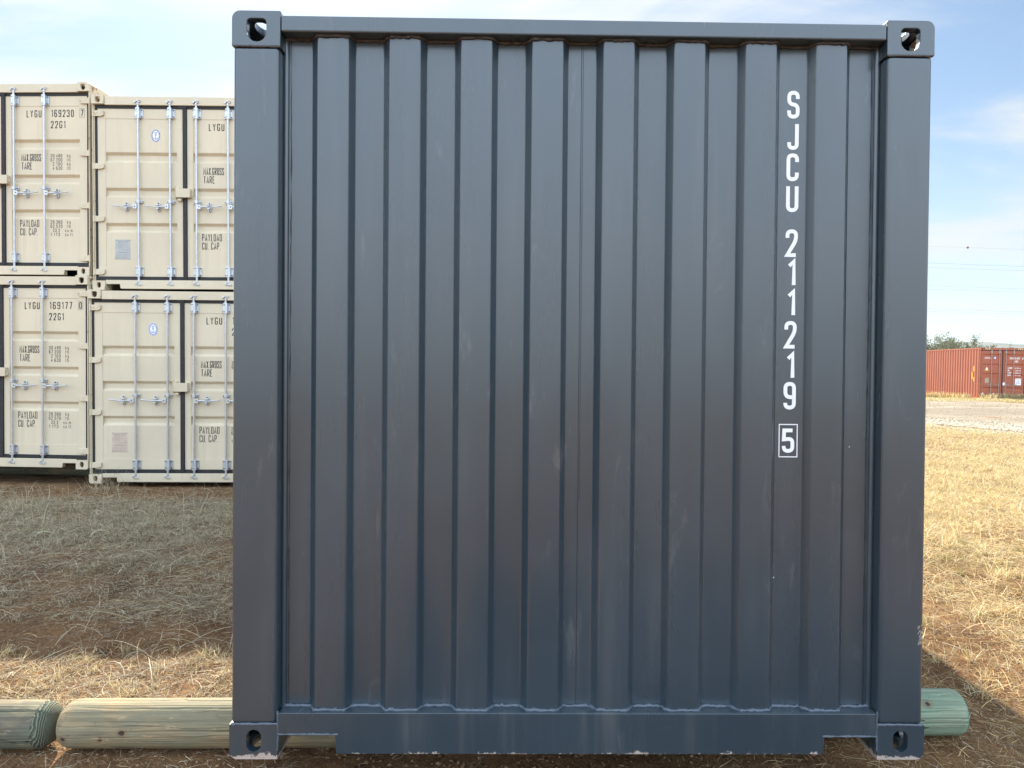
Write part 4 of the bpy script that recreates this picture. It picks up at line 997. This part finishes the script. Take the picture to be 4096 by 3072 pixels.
# right side
parts = []
def cov_right(x, y):
    sh = np.clip((x - 2.6) / 0.9, 0, 1)                          # worn soil beside the container
    c_ = np.where(y < 1.6, 0.12 + 0.6 * np.clip((x - 3.15 - 0.0 * y) / 0.5, 0, 1), 0.7)
    return c_
x, y = wedge(210000, 0.40, 0.80, -0.1, 7.0, 0.7, 51)
x, y = keep(x, y, cov_right(x, y) * np.clip(0.65 + 0.8 * patch(x, y), 0.08, 1), 52)
parts.append(blades(len(x), x, y, (0.02, 0.12), (0.0012, 0.003), (-4, 35), (-25, 15), 0.4, TONEY, 53, K=3))
x, y = wedge(110000, 0.50, 0.78, 6.0, 22.0, 0.5, 54)
dist = (x - ROAD_A[0]) * rn.x + (y - ROAD_A[1]) * rn.y
x, y = x[dist < 0.3], y[dist < 0.3]
x, y = keep(x, y, np.clip(0.6 + 0.8 * patch(x * 0.6, y * 0.6), 0.06, 1), 55)
parts.append(blades(len(x), x, y, (0.03, 0.15), (0.002, 0.005), (0, 60), (-25, 35), 1.3, TONEY + [TONEG[1]], 56, K=3))
x, y = wedge(30000, 0.42, 0.80, 0.2, 12.0, 0.9, 57)
x, y = keep(x, y, cov_right(x, y) * np.clip(0.5 + 0.8 * patch(x + 5, y), 0.05, 1), 58)
parts.append(blades(len(x), x, y, (0.06, 0.24), (0.0015, 0.0035), (0, 55), (-40, 20), 0.35, TONEY, 59, K=5))
x, y = wedge(2600, 0.46, 0.80, 0.8, 12.0, 0.7, 311); x, y = keep(x, y, cov_right(x, y) * np.clip(0.45 + 0.9 * patch(x * 1.3, y * 1.3), 0.03, 1), 312)
parts.append(tufts(len(x), x, y, (20, 60), 313, TONEY, length=(0.04, 0.16), width=(0.0016, 0.0035)))
x, y = wedge(2600, 0.46, 0.80, 1.5, 14.0, 0.9, 321)
parts.append(blades(len(x), x, y, (0.12, 0.32), (0.0015, 0.003), (45, 85), (10, 60), 0.5, TONEY, 322, K=5))
x, y = wedge(70, 0.46, 0.80, 0.8, 16.0, 0.7, 323); parts.append(tufts(len(x), x, y, (20, 50), 324, TONEG, length=(0.03, 0.09)))
# weeds along the foot of the red container
r_ = np.random.default_rng(61); k_ = r_.random(5200); sx = np.where(k_ < 0.5, 27.6 + r_.random(5200) * 4.0, 27.2 - 0.25 * r_.random(5200)); sy = np.where(k_ < 0.5, 37.1 - 0.5 * r_.random(5200), 37.2 + r_.random(5200) * 12)
parts.append(blades(5200, sx, sy, (0.1, 0.45), (0.008, 0.02), (45, 88), (20, 80), 0.8, TONEY + TONEG, 62, K=3))
x, y = wedge(20000, 0.55, 0.74, 33.5, 37.0, 1.0, 63)
parts.append(blades(len(x), x, y, (0.05, 0.2), (0.006, 0.015), (20, 80), (0, 70), 0.8, TONEG + TONEY, 64, K=2))
stuff('dry_grass', 'sunlit golden dry grass covering the field on the right', parts, M_straw)
# sparse litter around for the rest of the yard
r_ = np.random.default_rng(71); x = r_.uniform(-12, 12, 60000); y = r_.uniform(-5, 16, 60000)
x, y = keep(x, y, np.clip(0.4 + 0.6 * patch(x, y), 0.05, 1), 72)
inside = ((x > -0.1) & (x < 2.55) & (y > -0.4) & (y < 6.2)) | ((x > -9) & (x < -1.5) & (y > 7.0)) | ((y > 0.30) & (y < 0.66) & (x < 3.0) & (x > -3))
x, y = x[~inside], y[~inside]
stuff('dry_grass', 'thin scattered straw lying over the bare yard soil', [blades(len(x), x, y, (0.04, 0.2), (0.002, 0.005), (-4, 50), (-30, 20), 1.6, TONE, 73, K=4)], M_straw)

# stones: loose gravel shoulder of the road and small clods by the logs
def stones(name, label, xs, ys, zs, size, mat, seed, cat='gravel'):
    r = np.random.default_rng(seed); N = len(xs)
    base = np.array([(1, 0, 0), (-1, 0, 0), (0, 1, 0), (0, -1, 0), (0, 0, 1), (0, 0, -1)], float)
    fc = np.array([(0, 2, 4), (2, 1, 4), (1, 3, 4), (3, 0, 4), (2, 0, 5), (1, 2, 5), (3, 1, 5), (0, 3, 5)])
    a = r.uniform(0, 6.28, N); s_ = size[0] * (size[1] / size[0]) ** (r.random(N) ** 1.5)
    V = base[None] * r.uniform(0.6, 1.2, (N, 6, 1)) * (s_[:, None, None]) * np.array([1, 1, 0.7])
    ca, sa = np.cos(a)[:, None], np.sin(a)[:, None]
    V = np.stack([V[..., 0] * ca - V[..., 1] * sa, V[..., 0] * sa + V[..., 1] * ca, V[..., 2]], -1) + np.stack([xs, ys, zs], 1)[:, None, :]
    q = (np.arange(N) * 6)[:, None, None] + fc[None]
    tone = np.repeat(r.uniform(0.6, 1.15, (N, 1, 1)), 6, 1) * np.array(mat[1])
    me = np_mesh(name, V.reshape(-1, 3), q.reshape(-1, 3), tone.reshape(-1, 3), smooth=False)
    o = bpy.data.objects.new(name, me); C.objects.link(o); me.materials.append(mat[0])
    return tag(o, label, cat, kind='stuff')
def tone_mat(name):
    mt, t, b = material(name); t.link(t.new('ShaderNodeAttribute', attribute_name='tone').outputs['Color'], b.inputs['Base Color']); b.inputs['Roughness'].default_value = 0.9
    return mt
M_stone = tone_mat('crushed_stone')
r_ = np.random.default_rng(81); s_ = r_.uniform(-22, 6, 16000); t_ = r_.normal(0.8, 1.0, 16000) + 0.5 * np.sin(s_ * 0.8)
sx = ROAD_A[0] + rd.x * s_ + rn.x * t_; sy = ROAD_A[1] + rd.y * s_ + rn.y * t_
stones('loose_gravel', 'pale loose gravel spilling over the near edge of the road', sx, sy, np.maximum(ground_z(sx, sy) + 0.01, np.where(t_ > 0.3, -0.19, -1)), (0.02, 0.06), (M_stone, (0.62, 0.54, 0.42)), 82)
r_ = np.random.default_rng(83); s_ = r_.uniform(-26, 6, 9000); t_ = r_.uniform(0.5, 13.5, 9000)
sx = ROAD_A[0] + rd.x * s_ + rn.x * t_; sy = ROAD_A[1] + rd.y * s_ + rn.y * t_
stones('loose_gravel', 'fine stones lying on the gravel road surface', sx, sy, np.full(len(sx), -0.185), (0.012, 0.03), (M_stone, (0.42, 0.37, 0.29)), 84)
r_ = np.random.default_rng(85); sx = r_.uniform(-3.2, 4.2, 26000); sy = r_.uniform(-0.4, 2.6, 26000)
stones('soil_clods', 'small crumbs of brown soil and grit on the ground around the logs', sx, sy, ground_z(sx, sy) + 0.001, (0.002, 0.013), (M_stone, (0.27, 0.17, 0.10)), 86, 'soil')

# ------------------------------------------------------------------ trees beyond the red container
def leaf_mat(name, c):
    mt, t, b = material(name)
    at = t.new('ShaderNodeAttribute', attribute_name='tone').outputs['Color']
    t.link(at, b.inputs['Base Color']); b.inputs['Roughness'].default_value = 0.55
    tr = t.new('ShaderNodeBsdfTranslucent'); t.link(at, tr.inputs[0])
    mx = t.new('ShaderNodeMixShader'); mx.inputs[0].default_value = 0.3
    t.link(b.outputs[0], mx.inputs[1]); t.link(tr.outputs[0], mx.inputs[2]); t.link(mx.outputs[0], t.n['Material Output'].inputs[0])
    return mt
M_leaf = leaf_mat('grey_green_leaves', None); M_bark = simple('tree_bark', (0.13, 0.11, 0.085), 0.9, var=0.3)
def tree(label, x, y, h, spread, seed, leaves, name='tree', bushy=False, group=None, width=2.0):
    rn_ = random.Random(seed); root = empty(name, label, 'tree' if name == 'tree' else 'shrub', group); root.location = (x, y, -0.25)
    mb = MB(); tips = []
    def grow(p, d_, l, r, dep):
        pts = [p]; n_ = 4; q = p
        for i in range(n_):
            d_ = (d_ + Vector((rn_.uniform(-1, 1), rn_.uniform(-1, 1), rn_.uniform(-0.4, 0.7))) * 0.22).normalized(); q = q + d_ * l / n_; pts.append(q)
            if dep >= 2: tips.append((q, l))
        mb.tube(pts, [r * (1 - 0.5 * i / n_) for i in range(n_ + 1)], 6, cap=False)
        if dep < 4:
            for k in range(rn_.choice((2, 3, 3))):
                a = rn_.uniform(0, 6.28); o_ = Vector((math.cos(a), math.sin(a), rn_.uniform(-0.1, 0.7))) * spread
                grow(pts[rn_.choice((2, 3, 4))], (d_ + o_).normalized(), l * rn_.uniform(0.6, 0.8), r * 0.5, dep + 1)
    for k in range(3 if bushy else 2):
        grow(Vector((0, 0, 0)), Vector((rn_.uniform(-.4, .4), rn_.uniform(-.4, .4), 1)).normalized(), h * 0.38, h * 0.02, 0)
    zmax = max(t_[0].z for t_ in tips); sc = h / zmax
    tx = sorted(t_[0].x for t_ in tips); ty = sorted(t_[0].y for t_ in tips); nn = len(tx)
    mx_, my_ = (tx[nn // 20] + tx[-1 - nn // 20]) / 2, (ty[nn // 20] + ty[-1 - nn // 20]) / 2
    kx = width / max(tx[-1 - nn // 20] - tx[nn // 20], 0.1)
    off = lambda z: min(1, max(0, z / zmax))
    mb.v = [((a - mx_ * off(c_)) * kx, (b - my_ * off(c_)) * kx, c_ * sc) for a, b, c_ in mb.v]
    mb.build('trunk', M_bark, root)
    r = np.random.default_rng(seed); T = np.array([((t_[0].x - mx_ * off(t_[0].z)) * kx, (t_[0].y - my_ * off(t_[0].z)) * kx, t_[0].z * sc) for t_ in tips])
    keepc = T[r.random(len(T)) < 0.75]
    c_ = keepc[r.integers(0, len(keepc), leaves)]
    P = c_ + r.normal(size=(leaves, 3)) * h * 0.025
    d1 = r.normal(size=(leaves, 3)); d1 /= np.linalg.norm(d1, axis=1)[:, None]; d2 = np.cross(d1, r.normal(size=(leaves, 3))); d2 /= np.linalg.norm(d2, axis=1)[:, None]
    s1 = r.uniform(0.05, 0.10, leaves)[:, None]; s2 = s1 * 0.45
    V = np.stack([P - d1 * s1, P + d2 * s2, P + d1 * s1, P - d2 * s2], 1)
    tone = np.array([(0.15, 0.17, 0.10), (0.20, 0.21, 0.13), (0.11, 0.13, 0.08)])[r.integers(0, 3, leaves)]
    me = np_mesh('crown', V.reshape(-1, 3), np.arange(leaves * 4).reshape(-1, 4), np.repeat(tone[:, None], 4, 1).reshape(-1, 3), smooth=False)
    o = bpy.data.objects.new('crown', me); C.objects.link(o); me.materials.append(M_leaf); o.parent = root
TG = 'trees beyond the red container'
tree('tall airy tree showing above the left end of the red container', 38.7, 60.0, 4.8, 1.15, 3, 4200, group=TG, width=3.9)
tree('slender tree beside the edge of the dark container', 36.75, 58.0, 4.6, 0.75, 5, 900, group=TG, width=1.3)
tree('broad tree with a forked top above the corner of the red container', 43.4, 63.0, 4.7, 1.0, 8, 3000, group=TG, width=2.0)
tree('low spreading tree right of the forked one above the red doors', 44.9, 63.0, 4.3, 1.0, 12, 2000, group=TG, width=1.9)
tree('round grey-green bush behind the red container roof', 36.9, 57.0, 3.9, 1.1, 13, 5000, 'shrub', True, TG, 1.6)
tree('small tree standing near the right edge of the picture', 52.4, 70.0, 4.45, 0.9, 15, 1800, group=TG, width=1.8)
for i, (x, lab) in enumerate(((50.0, 'tiny shrub just right of the low spreading tree'), (50.9, 'small shrub midway between the low tree and the right-edge tree'), (51.8, 'tiny shrub touching the left side of the right-edge tree'))):
    tree(lab, x, 70.5, 4.0 + 0.12 * i, 1.0, 20 + i, 700, 'shrub', True, TG, 0.9)
# far pale town at the foot of the hills
mb = MB(); rn_ = random.Random(5)
for k in range(240):
    a = rad(rn_.uniform(28, 44)); r0 = rn_.uniform(3000, 3500); x, y = math.sin(a) * r0, math.cos(a) * r0; s_ = rn_.uniform(6, 22); zb = -5 + (r0 - 3000) * 0.12
    mb.box(x - s_, x + s_, y - s_, y + s_, zb, zb + rn_.uniform(6, 14))
tag(mb.build('distant_town', simple('pale_walls', (0.75, 0.74, 0.7), 0.8)), 'pale strip of a far-off town at the foot of the hills', 'town', kind='stuff')
az = np.radians(np.linspace(20, 60, 81)); rr_ = np.linspace(0, 1, 9); A_, R_ = np.meshgrid(az, rr_)

# ------------------------------------------------------------------ power lines
YW = 150.0
def unproj(u, v, y):
    dv = Vector(((u - 2048) / 2867.2, -(v - 1536) / 2867.2, -1.0)); dw = Matrix(CM) @ dv
    k = (y - CAM[1]) / dw.y; return Vector(CAM) + dw * k
M_wire = simple('aluminium_wire', (0.16, 0.17, 0.18), 0.5, 0.3)
names = ['topmost', 'second', 'third', 'fourth', 'fifth', 'lowest']
for nm, (va, vb) in zip(['top one of the upper pair', 'bottom one of the upper pair', 'top one of the middle pair', 'bottom one of the middle pair', 'top one of the lowest pair', 'bottom one of the lowest pair'],
                        ((1053, 1066), (1071, 1083), (1143, 1156), (1158, 1170), (1235, 1248), (1245, 1257))):
    a = unproj(3727, va, YW); b = unproj(4096, vb, YW)
    pts = []
    for k in range(41):
        s_ = -12 + k * 0.7; p = a + (b - a) * s_; p.z += 0.0009 * ((p.x - (a.x + b.x) / 2) ** 2) * 0.12; pts.append(p)
    mb = MB(); mb.tube(pts, 0.017, 5, cap=False)
    o = mb.build('power_line', M_wire); tag(o, 'thin overhead power line, ' + nm, 'power line', 'overhead power lines')
a = unproj(3727, 985, YW); b = unproj(4096, 998, YW); mb = MB()
mb.tube([a + (b - a) * (-12 + k * 0.7) for k in range(41)], 0.012, 5, cap=False)
tag(mb.build('power_line', M_wire), 'faint thin earth wire carrying the marker ball above the power lines', 'power line', 'overhead power lines')
p = a + (b - a) * ((3871 - 3727) / 369.0)
bm = bmesh.new(); bmesh.ops.create_uvsphere(bm, u_segments=20, v_segments=12, radius=0.24)
me = bpy.data.meshes.new('marker_ball'); bm.to_mesh(me); bm.free(); me.materials.append(simple('faded_red_ball', (0.2, 0.09, 0.08), 0.6))
me.polygons.foreach_set('use_smooth', [True] * len(me.polygons))
o = bpy.data.objects.new('marker_ball', me); C.objects.link(o); o.location = p; tag(o, 'small dark marker ball hanging on the faint wire in the sky', 'marker ball')

# ------------------------------------------------------------------ haze
HZ = True
if HZ:
    mb = MB(); mb.box(-13000, 13000, -9000, 12900, -60, 420)
    mt = bpy.data.materials.new('haze_air'); mt.use_nodes = True; t = NT(mt.node_tree); t.n.clear()
    ou = t.new('ShaderNodeOutputMaterial'); pv = t.new('ShaderNodeVolumePrincipled')
    pv.inputs['Color'].default_value = col(0.70, 0.86, 1.0); pv.inputs['Density'].default_value = 0.000085; pv.inputs['Anisotropy'].default_value = 0.2
    t.link(pv.outputs[0], ou.inputs['Volume'])
    tag(mb.build('haze', mt), 'pale bluish haze over the plain', 'haze', kind='stuff')
